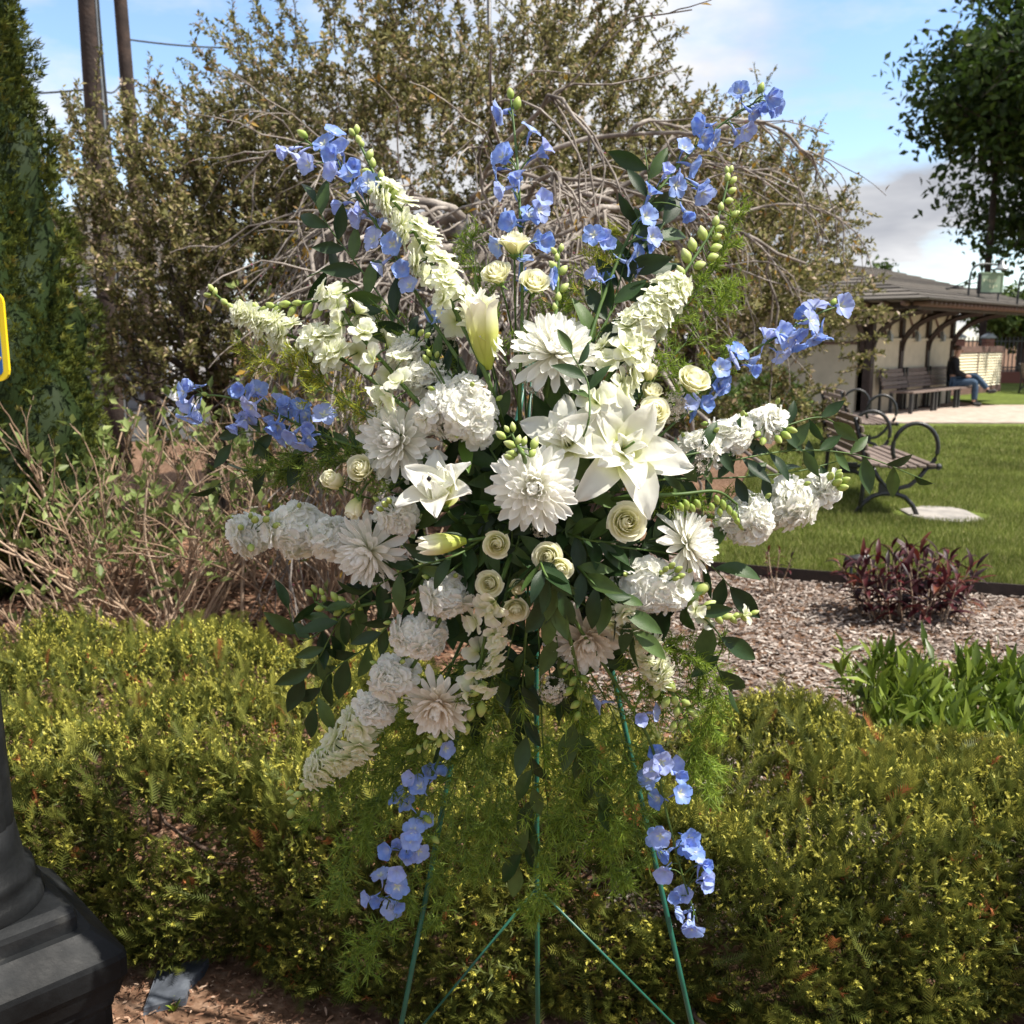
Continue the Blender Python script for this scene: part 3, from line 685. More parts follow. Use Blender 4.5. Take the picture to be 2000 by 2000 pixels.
# ------------------------------------------------------------------ built things
mat('dark_timber', [(.3, (.022, .013, .010)), (.7, (.05, .03, .024))], 'noise', 14, rough=.6, bump=.3, bscale=40)
mat('cream_panel', [(.3, (.46, .41, .31)), (.7, (.54, .48, .37))], 'noise', 4, rough=.8, vary=.05)
mat('cream_slat', [(.3, (.78, .70, .50)), (.7, (.85, .77, .58))], 'noise', 6, rough=.6)
mat('shingle', [(0, (.055, .048, .043)), (.5, (.09, .08, .07)), (1, (.13, .115, .10))], 'rand', rough=.95, bump=.5, bscale=60, vary=.12, vscale=4)
mat('brown_board', [(.3, (.10, .055, .042)), (.7, (.17, .10, .08))], 'noise', 9, rough=.7, bump=.3, bscale=50)
mat('bench_slat', [(0, (.13, .095, .08)), (1, (.22, .17, .145))], 'rand', rough=.65, bump=.4, bscale=70, vary=.15)
mat('iron', [(.3, (.012, .013, .014)), (.7, (.026, .027, .03))], 'noise', 30, rough=.4, spec=.5, bump=.15, bscale=120)
mat('lamp_iron', [(.32, (.005, .0055, .006)), (.55, (.010, .011, .012)), (.68, (.017, .018, .019)), (.74, (.055, .055, .052))], 'noise', 9, rough=.55, spec=.14, bump=.12, bscale=90, rvary=.16, vary=.25, vscale=16)
mat('brick', [(0, (.13, .05, .035)), (1, (.24, .10, .075))], 'rand', rough=.9, bump=.5, bscale=60)
mat('mortar', [(.3, (.22, .2, .18)), (.7, (.3, .28, .26))], 'noise', 20, rough=.95)
mat('grey_metal', [(.3, (.20, .22, .23)), (.7, (.30, .32, .33))], 'noise', 10, rough=.4, metal=.3)
mat('sign_green', [(.3, (.20, .28, .19)), (.7, (.26, .34, .24))], 'noise', 8, rough=.6)
mat('sign_cream', [(0, (.62, .62, .42)), (1, (.66, .66, .46))], 'noise', 8, rough=.6)
mat('sign_blue', [(.3, (.012, .085, .30)), (.7, (.018, .11, .36))], 'noise', 3, rough=.35)
mat('sign_yellow', [(.3, (.80, .58, .01)), (.7, (.86, .64, .02))], 'noise', 3, rough=.35)
mat('sign_white', [(.3, (.8, .8, .78)), (.7, (.84, .84, .82))], 'noise', 3, rough=.4)
mat('pole_wood', [(.2, (.016, .011, .010)), (.5, (.04, .028, .024)), (.8, (.085, .055, .042))], 'noise', 5, rough=.95, bump=.8, bscale=28)
mat('cable', [(0, (.02, .02, .02)), (1, (.03, .03, .03))], 'noise', 5, rough=.6)
mat('siding', [(.3, (.20, .20, .21)), (.7, (.27, .27, .28))], 'noise', 5, rough=.8)
mat('white_paint', [(.3, (.68, .68, .68)), (.7, (.78, .78, .78))], 'noise', 8, rough=.6)
mat('glass_dark', [(.3, (.02, .025, .03)), (.7, (.04, .05, .06))], 'noise', 2, rough=.08, spec=.8)
mat('box_blue', [(.3, (.008, .06, .20)), (.7, (.012, .08, .25))], 'noise', 3, rough=.4)
mat('newsprint', [(.3, (.42, .42, .34)), (.7, (.6, .58, .46))], 'noise', 25, rough=.8)
mat('car_paint', [(.3, (.66, .66, .68)), (.7, (.72, .72, .74))], 'noise', 2, rough=.25, coat=.5)
mat('skin', [(.3, (.42, .24, .17)), (.7, (.5, .3, .22))], 'noise', 20, rough=.55)
mat('jacket', [(.3, (.006, .007, .010)), (.7, (.014, .015, .020))], 'noise', 40, rough=.8, bump=.5, bscale=50)
mat('denim', [(.3, (.020, .045, .085)), (.7, (.05, .09, .15))], 'noise', 14, rough=.85, bump=.4, bscale=90)
mat('hair', [(.3, (.04, .022, .014)), (.7, (.09, .05, .03))], 'noise', 60, rough=.7)
mat('shoe', [(.3, (.008, .008, .009)), (.7, (.018, .017, .017))], 'noise', 30, rough=.6)

# --- station shelter
A0 = np.array((7.46, 20.8, .075)); DX = np.array((.68, .733, 0)); DX = DX / np.linalg.norm(DX); NX = np.array((DX[1], -DX[0], 0))
RS = np.stack((DX, -NX, np.array((0, 0, 1.0))), -1)          # local x along the front, y into the building, z up
def st(x, y, z): return A0 + RS @ np.array((x, y, z))
def sb(name, c, s, parent, m, R=None, bev=0.0, label=None):
    sh = box((0, 0, 0), s, R, bev)
    return put(name, (sh[0] @ RS.T + st(*c), sh[1], sh[2]), parent, m, False, False, label)
LEN, DEP, WH, OVH = 4.66, 4.2, 2.12, 1.45
BAY = LEN / 3
sta = thing('station_shelter', 'half timbered railway station shelter with cream panels, brown posts and bracketed hip roof', 'building', st(LEN / 2, DEP / 2, -.075))
for k in range(3):
    x = (k + .5) * BAY
    put('wall_panel', box((0, 0, 0), (BAY - .17, .12, 1.50)), sta, 'cream_panel', False, W=mat4(RS, st(x, .02, .75)))
    up = put('upper_panel', box((0, 0, 0), (BAY - .17, .10, .56)), sta, 'cream_panel', False, W=mat4(RS, st(x, .04, 1.835)))
    sb('rail', (x, -.01, 1.525), (BAY - .17, .13, .05), sta, 'cream_panel')
    for s in (-1, 1):                    # curved studs in the upper panel
        pts = [st(x + s * .08 + s * .42 * (u ** 2), -.035, 1.57 + u * .53) for u in np.linspace(0, 1, 7)]
        put('curved_stud', tubes(np.array(pts), .024, .024, 4), up, 'brown_board', False)
    put('wall_lamp', join([box(st(x, -.10, 1.56), (.11, .1, .16), rotz(.8)), box(st(x, -.08, 1.67), (.05, .07, .08), rotz(.8))]), sta, 'grey_metal', False)
sb('end_wall', (-.02, DEP / 2 + .12, 1.05), (.12, DEP - .24, 2.1), sta, 'cream_panel')
sb('end_rail', (-.09, DEP / 2 + .12, 1.45), (.06, DEP - .24, .06), sta, 'brown_board')
sb('back_wall', (LEN / 2, DEP, 1.05), (LEN, .12, 2.1), sta, 'cream_panel')
sb('far_wall', (LEN + .02, DEP / 2 + .12, 1.05), (.12, DEP - .24, 2.1), sta, 'cream_panel')
for k in range(4):
    x = k * BAY
    sb('post', (x, 0, WH / 2), (.17, .17, WH), sta, 'dark_timber')
    pts = [st(x, -.06 - OVH * .80 * (1 - math.cos(u * math.pi / 2)), 1.28 + .82 * math.sin(u * math.pi / 2)) for u in np.linspace(0, 1, 10)]
    put('bracket', tubes(np.array(pts), .068, .068, 4), sta, 'dark_timber', False)
    sb('tie_beam', (x, -OVH * .45, 2.19), (.12, OVH * .9, .11), sta, 'dark_timber')
for s in (0.12, DEP - .12):
    pts = [st(-.06 - 1.05 * (1 - math.cos(u * math.pi / 2)), s, 1.28 + .82 * math.sin(u * math.pi / 2)) for u in np.linspace(0, 1, 10)]
    put('bracket', tubes(np.array(pts), .068, .068, 4), sta, 'dark_timber', False)
RE = LEN + 2.9                            # the roof runs on past the last post
sb('wall_plate', (LEN / 2, 0, 2.19), (LEN + .3, .19, .12), sta, 'dark_timber')
sb('eave_beam', ((RE - 1.2) / 2, -OVH * .86, 2.16), (RE + .9, .13, .13), sta, 'dark_timber')
sb('end_eave_beam', (-1.1, DEP / 2 - .4, 2.17), (.13, DEP + 2.0, .13), sta, 'dark_timber')
rt = mesh('rafter_tail', *lathe([(.025, -.18), (.05, -.16), (.05, .16), (.025, .18)], 8), 'brown_board')
for k in range(36): part('rafter_tail', rt, sta, mat4(RS @ rotx(math.pi / 2), st(-1.15 + k * (RE + .9) / 35, -OVH - .02, 2.2)))
for k in range(16): part('rafter_tail', rt, sta, mat4(RS @ roty(math.pi / 2), st(-1.28, -1.2 + k * (DEP + 1.8) / 15, 2.2)))
# hip roof in shingle courses
ez, rzt = 2.26, 3.28
E0, E1, E2, E3 = (-1.5, -OVH - .25), (RE, -OVH - .25), (RE, DEP + 1.2), (-1.5, DEP + 1.2)
ym = (E0[1] + E2[1]) / 2; hx = (E2[1] - E0[1]) / 2
ridge = ((E0[0] + hx * .85, ym), (E1[0] - hx * .85, ym))
roof = put('roof', (np.array([st(*E0, ez), st(*E1, ez), st(*E2, ez), st(*E3, ez), st(*ridge[0], rzt), st(*ridge[1], rzt)]),
     [np.array([(0, 1, 5, 4), (2, 3, 4, 5)]), np.array([(1, 2, 5), (3, 0, 4)]), np.array([(3, 2, 1, 0)])], np.zeros((6, 3))), sta, 'shingle', False)
NC = 13
def course(a, b, c, d):                  # eave a-b to ridge d-c, lapped rows
    a, b, c, d = map(np.array, (a, b, c, d)); n = unit(np.cross(b - a, d - a)); n = n if n[2] > 0 else -n
    for k in range(NC):
        u0, u1 = k / NC, (k + 1) / NC + .012
        p = [a + (d - a) * u0, b + (c - b) * u0, b + (c - b) * min(u1, 1), a + (d - a) * min(u1, 1)]
        V = np.array([p[0] + n * .035, p[1] + n * .035, p[2] + n * .008, p[3] + n * .008, p[0] + n * .004, p[1] + n * .004])
        put('shingle_course', (V, [np.array([(0, 1, 2, 3), (4, 5, 1, 0)])], np.zeros((6, 3))), roof, 'shingle', False)
course(st(*E0, ez), st(*E1, ez), st(*ridge[1], rzt), st(*ridge[0], rzt))
course(st(*E3, ez), st(*E0, ez), st(*ridge[0], rzt), st(*ridge[0], rzt))
course(st(*E1, ez), st(*E2, ez), st(*ridge[1], rzt), st(*ridge[1], rzt))
# rooftop sign box with its frame
sc = P(1934, 553, 22.2)
sg = thing('station_sign', 'pale green sign box with faded cream lettering standing on the shelter roof', 'sign', sc - np.array((0, 0, .5)))
RSG = np.stack((unit(np.array((.985, .17, 0))), unit(np.array((-.17, .985, 0))), np.array((0, 0, 1.0))), -1)
def sgb(name, c, s, m, parent=sg, smooth=False): return put(name, box((0, 0, 0), s), parent, m, smooth, W=mat4(RSG, sc + RSG @ np.array(c)))
pan = sgb('panel', (0, 0, 0), (.50, .09, .40), 'sign_green')
for z in (-.215, .215): sgb('frame_bar', (0, 0, z), (.55, .11, .03), 'iron' if z < 0 else 'sign_green')
for x in (-.265, .265): sgb('frame_bar', (x, 0, 0), (.03, .11, .40), 'iron' if x < 0 else 'sign_green')
for k, (x, z, w, h, a) in enumerate([(-.25, .07, .03, .08, .2), (-.15, .08, .06, .03, .5), (-.06, .06, .035, .09, -.3), (.03, .05, .03, .07, .4), (.11, .07, .03, .09, .1), (-.04, -.09, .03, .10, -.2), (.06, -.10, .04, .09, .3), (.16, -.08, .03, .05, .6)]):
    put('letter_mark', box((0, 0, 0), (w * .75, .006, h * .75), roty(a)), pan, 'sign_cream', False, W=mat4(RSG, sc + RSG @ np.array((x * .75, -.049, z * .8))))
for z in (.16, 0.02, -.12): put('stay', tubes(np.array([sc + RSG @ np.array((-.27, .02, z)), sc + RSG @ np.array((-.85, .35, -.12 - z * .2))]), .012, .012, 5), sg, 'iron')
for x in (-.24, .24): put('foot', tubes(np.array([sc + RSG @ np.array((x, .03, -.21)), sc + RSG @ np.array((x, .03, -.62))]), .018, .018, 6), sg, 'iron')
def gooseneck(label, p):
    lp = thing('gooseneck_lamp', label, 'lamp', p, 'gooseneck lamps on the shelter roof')
    p = np.array(p); e = RSG[:, 0]
    pts = spline([p + np.array((0, 0, -.25)), p + np.array((.02, 0, .40)), p + e * .12 + np.array((0, 0, .58)), p + e * .32 + np.array((0, 0, .64)), p + e * .66 + np.array((0, 0, .62))], 18)
    put('arm', tubes(pts, .024, .022, 7), lp, 'iron')
    put('shade', lathe([(.16, -.08), (.15, -.055), (.09, -.015), (.07, .025), (.04, .04), (.036, .11), (.01, .12)], 18, p + e * .76 + np.array((0, 0, .60))), lp, 'grey_metal')
gooseneck('black gooseneck lamp with grey shade bending over the green sign box', P(1891, 574, 21.9))
gooseneck('black gooseneck lamp standing on the far end of the shelter roof', P(1987, 585, 22.6))

# --- benches along the front
def slat_bench(label, x):
    b = thing('slatted_bench', label, 'bench', st(x, -.62, 0), 'brown benches along the shelter wall')
    for k in range(5): sb('seat_slat', (x, -.42 - .105 * k, .44), (1.34, .09, .035), b, 'bench_slat')
    for k in range(5): sb('back_slat', (x, -.24 + .028 * k, .52 + .085 * k), (1.34, .03, .075), b, 'bench_slat')
    for s in (-.6, .6):
        sb('leg', (x + s, -.82, .21), (.06, .07, .42), b, 'iron'); sb('leg', (x + s, -.40, .21), (.06, .07, .42), b, 'iron')
        sb('back_support', (x + s, -.16, .46), (.05, .05, .92), b, 'iron')
slat_bench('empty brown slatted bench by the shelter corner post', .9)
slat_bench('middle brown slatted bench between the shelter posts', 2.28)
slat_bench('brown slatted bench that the seated person uses', 3.66)

# --- louvred screen with brick piers
q0, q1 = G(1850, 777), G(1948, 767)
q0[:2] = (q0[:2] * 1.0); dq = unit(q1 - q0); Lq = np.linalg.norm(q1 - q0); nq = np.array((dq[1], -dq[0], 0))
RQ = np.stack((dq, -nq, np.array((0, 0, 1.0))), -1)
ls = thing('louvred_screen', 'cream louvred screen with brown frame beside the shelter', 'screen', (q0 + q1) / 2)
def qb(name, c, s, m, par=None, R=None, o=q0):
    sh = box((0, 0, 0), s, R); return put(name, (sh[0] @ RQ.T + o + RQ @ np.array(c), sh[1], sh[2]), par or ls, m, False)
HQ = 1.42
qb('cap_rail', (Lq / 2, 0, HQ - .10), (Lq + .12, .16, .18), 'brown_board'); qb('base_board', (Lq / 2, 0, .14), (Lq + .08, .14, .22), 'brown_board')
for x in (0, Lq / 2, Lq): qb('stile', (x, 0, (HQ - .2) / 2 + .13), (.08, .12, HQ - .34), 'brown_board' if x else 'cream_slat')
for h in range(2):
    qb('backing', (Lq * (.25 + .5 * h), .04, .73), (Lq / 2 - .1, .02, .98), 'cream_slat')
    for k in range(12): qb('louvre_slat', (Lq * (.25 + .5 * h), -.035, .29 + .082 * k), (Lq / 2 - .085, .012, .088), 'cream_slat', None, rotx(-.8))
def pier(label, p):
    b = thing('brick_pier', label, 'pier', p, 'brick piers behind the louvred screen')
    put('core', box((p[0], p[1], .82), (.25, .25, 1.62)), b, 'mortar', False)
    bm = mesh('brick', *box((0, 0, 0), (.132, .29, .066)), 'brick', False)
    for c in range(21):
        for s in (-1, 1):
            R = rotz(0) if c % 2 else rotz(math.pi / 2)
            off = R @ np.array((s * .069, 0, 0)); part('brick', bm, b, mat4(R, (p[0] + off[0], p[1] + off[1], .045 + c * .077)))
    put('cap', lathe([(.02, 1.80), (.14, 1.77), (.25, 1.70), (.25, 1.65)][::-1], 4, (p[0], p[1], 0), rotz(math.pi / 4)), b, 'grey_metal', False)
g = G(1892, 765); pier('red brick pier with grey cap behind the middle of the louvred screen', (g[0] + .15, g[1] + 1.3, 0))
g = G(1942, 765); pier('red brick pier with grey cap behind the outer end of the louvred screen', (g[0] + .3, g[1] + 1.3, 0))

# --- iron fence on a low brick wall, far right
fw = thing('iron_fence', 'black iron picket fence on a low brick wall beyond the lawn', 'fence', (20, 36.4, 0))
put('base_wall', box((21, 36.5, .22), (12, .35, .44)), fw, 'brick', False)
for z in (.6, 1.55): put('rail', box((21, 36.5, z), (12, .05, .05)), fw, 'iron', False)
pk = mesh('picket', *box((0, 0, 1.05), (.03, .03, 1.3)), 'iron', False)
for k in range(80): part('picket', pk, fw, mat4(np.eye(3), (15.05 + k * .15, 36.5, 0)))
for k in range(6): put('fence_post', box((15 + k * 2.4, 36.5, .95), (.10, .10, 1.9)), fw, 'iron', False)

# --- park benches with ring arms
def park_bench(label, c, ang, L=1.5, z0=LZ):
    c = np.array((c[0], c[1], z0)); R = rotz(ang)         # local x = where a sitter looks, y along the bench
    root = thing('park_bench', label, 'bench', c, 'iron and wood park benches on the lawn')
    W = lambda p: c + R @ np.array(p)
    for s in (-.5, .5):
        y = s * L
        T = lambda pts, r: put('x', tubes(np.array([W((x, y, z)) for x, z in pts]), r, r, 7), root, 'iron')
        o = T([(.25 + .19 * math.cos(a), .60 + .215 * math.sin(a)) for a in np.linspace(-1.1, math.pi + .45, 22)], .019); o.name = 'ring_arm'
        o = T([(-.23, 0), (-.17, .10), (-.09, .17), (0, .20), (.10, .20), (.19, .17), (.26, .10), (.31, -.002)], .021); o.name = 'arched_foot'
        o = T([(-.10, .43), (-.04, .33), (.02, .26), (.11, .24), (.22, .27), (.30, .34), (.36, .43)], .02); o.name = 'seat_cradle'
        put('gusset', box(W((.05, y, .235)), (.17, .03, .11), R), root, 'iron', False)
        o = T([(-.19, -.002), (-.17, .25), (-.16, .45), (-.22, .68), (-.27, .86)], .02); o.name = 'back_upright'
        put('finial', lathe([(.005, -.03), (.03, -.015), (.03, .015), (.005, .03)], 8, W((.455, y, .44))), root, 'iron')
        o = T([(.36, .43), (.455, .44)], .018); o.name = 'arm_end'
    for k in range(7):
        x = -.10 + k * .082
        put('seat_slat', box((0, 0, 0), (.066, L + .08, .028), None, .006), root, 'bench_slat', False, W=mat4(R, W((x, 0, .455 - .02 * math.sin(k / 6 * math.pi)))))
    for k in range(5):
        z = .53 + k * .077
        put('back_slat', box((0, 0, 0), (.026, L + .08, .062), roty(-.18), .006), root, 'bench_slat', False, W=mat4(R, W((-.145 - .022 * k, 0, z))))
g = G(1752, 1008, LZ); park_bench('iron park bench with round ring arms beside the pale flagstone', (g[0] - .06, g[1] + .76), -.10)
g = G(1700, 893, LZ); park_bench('farther iron park bench with ring arms near the concrete path', (g[0] - .05, g[1] + .78), -.12)
park_bench('distant small park bench on the far lawn by the iron fence', (15.4, 28.6), .3, z0=.05)
put('spike', tubes(np.array([G(1655, 1125, 0) + np.array((0, 0, -.02)), G(1655, 1125, 0) + np.array((0, .0, .22))]), .012, .012, 6), None, 'iron')
bpy.data.objects.remove(bpy.data.objects['spike'])
g = G(1660, 1150)
gl = thing('garden_spotlight', 'small black garden spotlight on a stake beside the large red plant', 'lamp', g)
put('stake', tubes(np.array([g + np.array((0, 0, -.02)), g + np.array((0, 0, .17))]), .01, .01, 6), gl, 'iron')
put('head', lathe([(.02, -.075), (.034, -.06), (.04, .07), (.036, .075)], 12, g + np.array((.03, 0, .19)), roty(1.45)), gl, 'iron')

# --- blue newspaper box, parked car
g = G(1597, 745)
nb = thing('newspaper_box', 'blue newspaper vending box on the path behind the drooping branches', 'newspaper box', g)
put('cabinet', box((g[0], g[1], .72), (.46, .40, .98), None, .03), nb, 'box_blue', False); put('pedestal', box((g[0], g[1], .11), (.16, .16, .24)), nb, 'iron', False)
put('window', box((g[0], g[1] - .202, .82), (.30, .02, .46)), nb, 'newsprint', False); put('coin_box', box((g[0] + .12, g[1] - .05, 1.27), (.2, .2, .14)), nb, 'box_blue', False)
g = G(1480, 752)
car = thing('parked_car', 'white parked car behind the newspaper box and drooping branches', 'car', (g[0] - .6, g[1] + 5, 0))
cx, cy = g[0] - .6, g[1] + 5
prof = [(-2.2, .35), (-2.25, .75), (-1.9, .92), (-1.2, .98), (-.75, 1.42), (.75, 1.45), (1.45, 1.02), (2.1, .92), (2.25, .7), (2.2, .35)]
put('body', (lambda q: (q[0] @ np.array(((1, 0, 0), (0, 0, 1), (0, 1, 0))) + np.array((cx, cy, 0)), q[1], q[2]))(prism(prof, -.85, .85)), car, 'car_paint', False)
for x, w in ((-.45, .85), (.55, .85)): put('window', box((cx + x, cy - .852, 1.2), (w, .02, .33)), car, 'glass_dark', False)
for x in (-1.4, 1.4):
    wl = put('wheel', lathe([(.2, -.1), (.33, -.09), (.33, .09), (.2, .1)], 18, (cx + x, cy - .78, .33), rotx(math.pi / 2)), car, 'cable')
    put('rim', lathe([(.02, -.02), (.2, -.015), (.2, .015), (.02, .02)], 12, (cx + x, cy - .88, .33), rotx(math.pi / 2)), wl, 'grey_metal')

# --- house behind the shrubs, left
hs = thing('house', 'grey sided house with white porch trim behind the bare shrubs', 'building', (-10.3, 24.5, 0))
put('wall', box((-11.2, 25, 1.5), (7.0, 5.0, 3.0)), hs, 'siding', False)
for k in range(14): put('siding_board', box((-11.2, 22.46, .15 + k * .205), (7.04, .03, .19), rotx(.06)), hs, 'siding', False)
put('roof', (np.array([(-15.2, 22.0, 2.95), (-7.2, 22.0, 2.95), (-7.2, 28, 2.95), (-15.2, 28, 2.95), (-15.2, 25, 4.7), (-7.2, 25, 4.7)], float), [np.array([(0, 1, 5, 4), (2, 3, 4, 5), (3, 2, 1, 0)]), np.array([(1, 2, 5), (3, 0, 4)])], np.zeros((6, 3))), hs, 'shingle', False)
for x in (-10.0, -8.4):
    w = put('window', box((x, 22.43, 1.7), (1.0, .06, 1.3)), hs, 'white_paint', False); put('pane', box((x, 22.39, 1.7), (.82, .03, 1.1)), w, 'glass_dark', False)
put('porch_roof', box((-8.6, 21.2, 2.55), (3.4, 2.0, .22)), hs, 'white_paint', False)
for x in (-10.1, -8.9, -7.0): put('porch_post', box((x, 20.35, 1.22), (.14, .14, 2.44)), hs, 'white_paint', False)

# --- utility poles and wires
def pole(label, b, t, r, name='utility_pole'):
    o = thing(name, label, 'pole', b, 'wooden utility poles behind the crabapples')
    put('shaft', tubes(np.array([np.array(b) + (np.array(t) - np.array(b)) * u for u in np.linspace(-.01, 1, 9)]), r, r * .72, 16), o, 'pole_wood')
    return o
B1, T1 = P(205, 480, 12.0), P(150, -330, 12.0); B1 = B1 + (B1 - T1) / (T1[2] - B1[2]) * B1[2]; B1[2] = 0
u1 = pole('thick dark wooden utility pole with cables running up its side', B1, T1, .145)
d1 = unit(T1 - B1)
for k, (dx, m) in enumerate(((.13, 'grey_metal'), (.165, 'cable'))):
    put('conduit', tubes(np.array([B1 + d1 * s + np.array((dx - .004 * s + .014 * math.sin(1.7 * s + k * 2) * k, -.05, 0)) for s in np.linspace(.3, 6.5, 20)]), .017 - .004 * k, .017 - .004 * k, 6), u1, m)
B2, T2 = P(262, 330, 16.0), P(214, -260, 16.0); B2 = B2 + (B2 - T2) / (T2[2] - B2[2]) * B2[2]; B2[2] = 0
pole('slimmer weathered wooden utility pole half hidden by crabapple leaves', B2, T2, .125)
def wire(label, a, b, sag=.3, r=.012):
    a, b = np.array(a), np.array(b); t = np.linspace(0, 1, 20)[:, None]
    single('overhead_wire', mesh('overhead_wire', *tubes(a + (b - a) * t - np.array((0, 0, sag)) * 4 * t * (1 - t), r, r, 5), 'cable'), label, 'wire', 'overhead wires')
wire('sagging wire from the arborvitae side to the thick pole', P(-400, 130, 15.5), P(195, 172, 12.0), .2)
wire('wire between the thick pole and the slimmer pole', P(195, 170, 12.0), P(240, 155, 16.0), .12)
wire('thin wire rising from the slimmer pole into blue sky', P(235, 75, 16.0), P(700, 66, 22), .2, .014)
wire('overhead wire crossing the cloud gap above the tallest crabapple', P(860, -120, 14), P(1180, 190, 24), .1, .013)
wire('second overhead wire beside the one crossing the cloud gap', P(960, -60, 14), P(1240, 200, 24), .1, .013)
wire('overhead wire slanting down in front of bright cloud', P(1210, -60, 13), P(1330, 160, 24), .05, .014)
wire('low wire behind the shelter roof and green sign box', P(1880, 585, 40), P(2300, 560, 40), .2, .03)
g = P(1945, 330, 39); single('thin_pole', mesh('thin_pole', *tubes(np.array([(g[0], 39, -.05), (g[0], 39, 5), (g[0], 39, 9.3)]), .14, .11, 9), 'pole_wood'), 'straight wooden pole rising behind the green sign box', 'pole')
g = P(955, 60, 20); single('thin_pole', mesh('thin_pole', *tubes(np.array([(g[0], 20, -.05), (g[0], 20, 5), (g[0], 20, 9.3)]), .045, .04, 7), 'iron'), 'thin dark pole above the weeping tree', 'pole')

# --- blue sign at the frame's edge, on two posts
z0 = P(21, 745, 3.1); z1 = P(14, 568, 3.1); sw, shh = .62, z1[2] - z0[2]
sx1 = z0[0]; szc = (z0[2] + z1[2]) / 2
sgn = thing('street_sign', 'blue sign board with rounded yellow border beside the arborvitae', 'sign', (sx1 - sw / 2, 3.1, 0))
def rrect(w, h, r, n=5):
    return [(sx * (w / 2 - r) + r * math.cos(a), sy * (h / 2 - r) + r * math.sin(a)) for sx, sy, a0 in ((1, 1, 0), (-1, 1, math.pi / 2), (-1, -1, math.pi), (1, -1, 1.5 * math.pi)) for a in np.linspace(a0, a0 + math.pi / 2, n)]
UPR = np.array(((1, 0, 0), (0, 0, -1), (0, 1, 0)))          # local z faces the camera side after this
put('border', prism(rrect(sw, shh, .035), -.006, .006, (sx1 - sw / 2, 3.1, szc), UPR), sgn, 'sign_yellow', False)
put('panel', prism(rrect(sw - .034, shh - .034, .02), .0062, .009, (sx1 - sw / 2, 3.1, szc), UPR), sgn, 'sign_blue', False)
put('letter', join([tubes(np.array([(sx1 - .028 - .018, 3.089, z0[2] + .075), (sx1 - .028 - .004, 3.089, z0[2] + .056), (sx1 - .03 - .004, 3.089, z0[2] + .032)]), .004, .004, 5), tubes(np.array([(sx1 - .020, 3.0889, z0[2] + .075), (sx1 - .032, 3.0889, z0[2] + .056)]), .004, .004, 5)]), sgn, 'sign_yellow', False)
for x in (-.5, .0): put('post', box((sx1 - sw / 2 + x * .6, 3.125, (szc + shh / 2) / 2), (.04, .03, szc + shh / 2)), sgn, 'grey_metal', False)

# --- lamp plinth in the foreground
pr, pb = G(255, 1862, .45), G(99, 1693, .45)
side = .50; dpl = unit(np.array((pb[0] - pr[0], pb[1] - pr[1], 0))); npl = np.array((-dpl[1], dpl[0], 0))
if npl[0] > 0: npl = -npl
side = float(np.linalg.norm(pb[:2] - pr[:2])) 
cpl = np.array((pr[0], pr[1], 0)) + dpl * side / 2 * 1.0 + npl * side / 2
RL = np.stack((dpl, np.cross(np.array((0, 0, 1.0)), dpl), np.array((0, 0, 1.0))), -1)
lp = thing('lamp_post', 'dark cast iron lamp post on a square moulded plinth beside the hedge', 'lamp post', cpl)
def rings(levels, m, name):              # stacked square sections with chamfered corners
    V = []; n = 12
    for w, z in levels:
        h = w / 2; c = min(.02, h * .12)
        sq = [(h, -h + c), (h, h - c), (h - c * .3, h - c * .3), (h - c, h), (-h + c, h), (-h + c * .3, h - c * .3), (-h, h - c), (-h, -h + c), (-h + c * .3, -h + c * .3), (-h + c, -h), (h - c, -h), (h - c * .3, -h + c * .3)]
        V += [cpl + RL @ np.array((x, y, z)) for x, y in sq]
    L = len(levels); i = np.arange(L - 1)[:, None] * n; j = np.arange(n)[None]; j2 = (j + 1) % n
    F = [np.stack((i + j, i + j2, i + n + j2, i + n + j), -1).reshape(-1, 4), np.array([list(range(n - 1, -1, -1)), list(range((L - 1) * n, L * n))])]
    return put(name, (np.array(V), F, np.zeros((len(V), 3))), lp, m, False)
rings([(side * 1.05, -.02), (side * 1.05, .06), (side * .92, .09), (side * .88, .11), (side * .88, .34), (side * .90, .35), (side * .90, .365), (side * .94, .37), (side * .97, .395), (side * 1.0, .41), (side * 1.0, .445), (side * .985, .455), (side * .78, .50)], 'lamp_iron', 'plinth')
rings([(side * .70, .49), (side * .70, .525), (side * .685, .535), (side * .60, .545)], 'lamp_iron', 'upper_step')
Q = side * .285
prof = [(Q * 1.06, .535), (Q * 1.08, .55), (Q * 1.04, .572), (Q * .96, .58), (Q * .98, .594), (Q * .95, .61), (Q * .84, .62), (Q * .80, .65), (Q * .74, .70)]
put('base_ring', lathe(prof, 40, cpl), lp, 'lamp_iron')
nf = 64; a = np.arange(nf) * 2 * math.pi / nf; lev = np.linspace(0, 1, 14)
R_ = (Q * .74 * (1 - .30 * lev ** .8))[:, None] * (1 - .045 * (np.cos(a * 16) > .2))[None]
V = np.stack((cpl[0] + R_ * np.cos(a), cpl[1] + R_ * np.sin(a), np.repeat((.69 + lev * 2.8)[:, None], nf, 1)), -1).reshape(-1, 3)
i = np.arange(13)[:, None] * nf; j = np.arange(nf)[None]; j2 = (j + 1) % nf
put('fluted_column', (V, [np.stack((i + j, i + j2, i + nf + j2, i + nf + j), -1).reshape(-1, 4)], np.zeros((len(V), 3))), lp, 'lamp_iron')

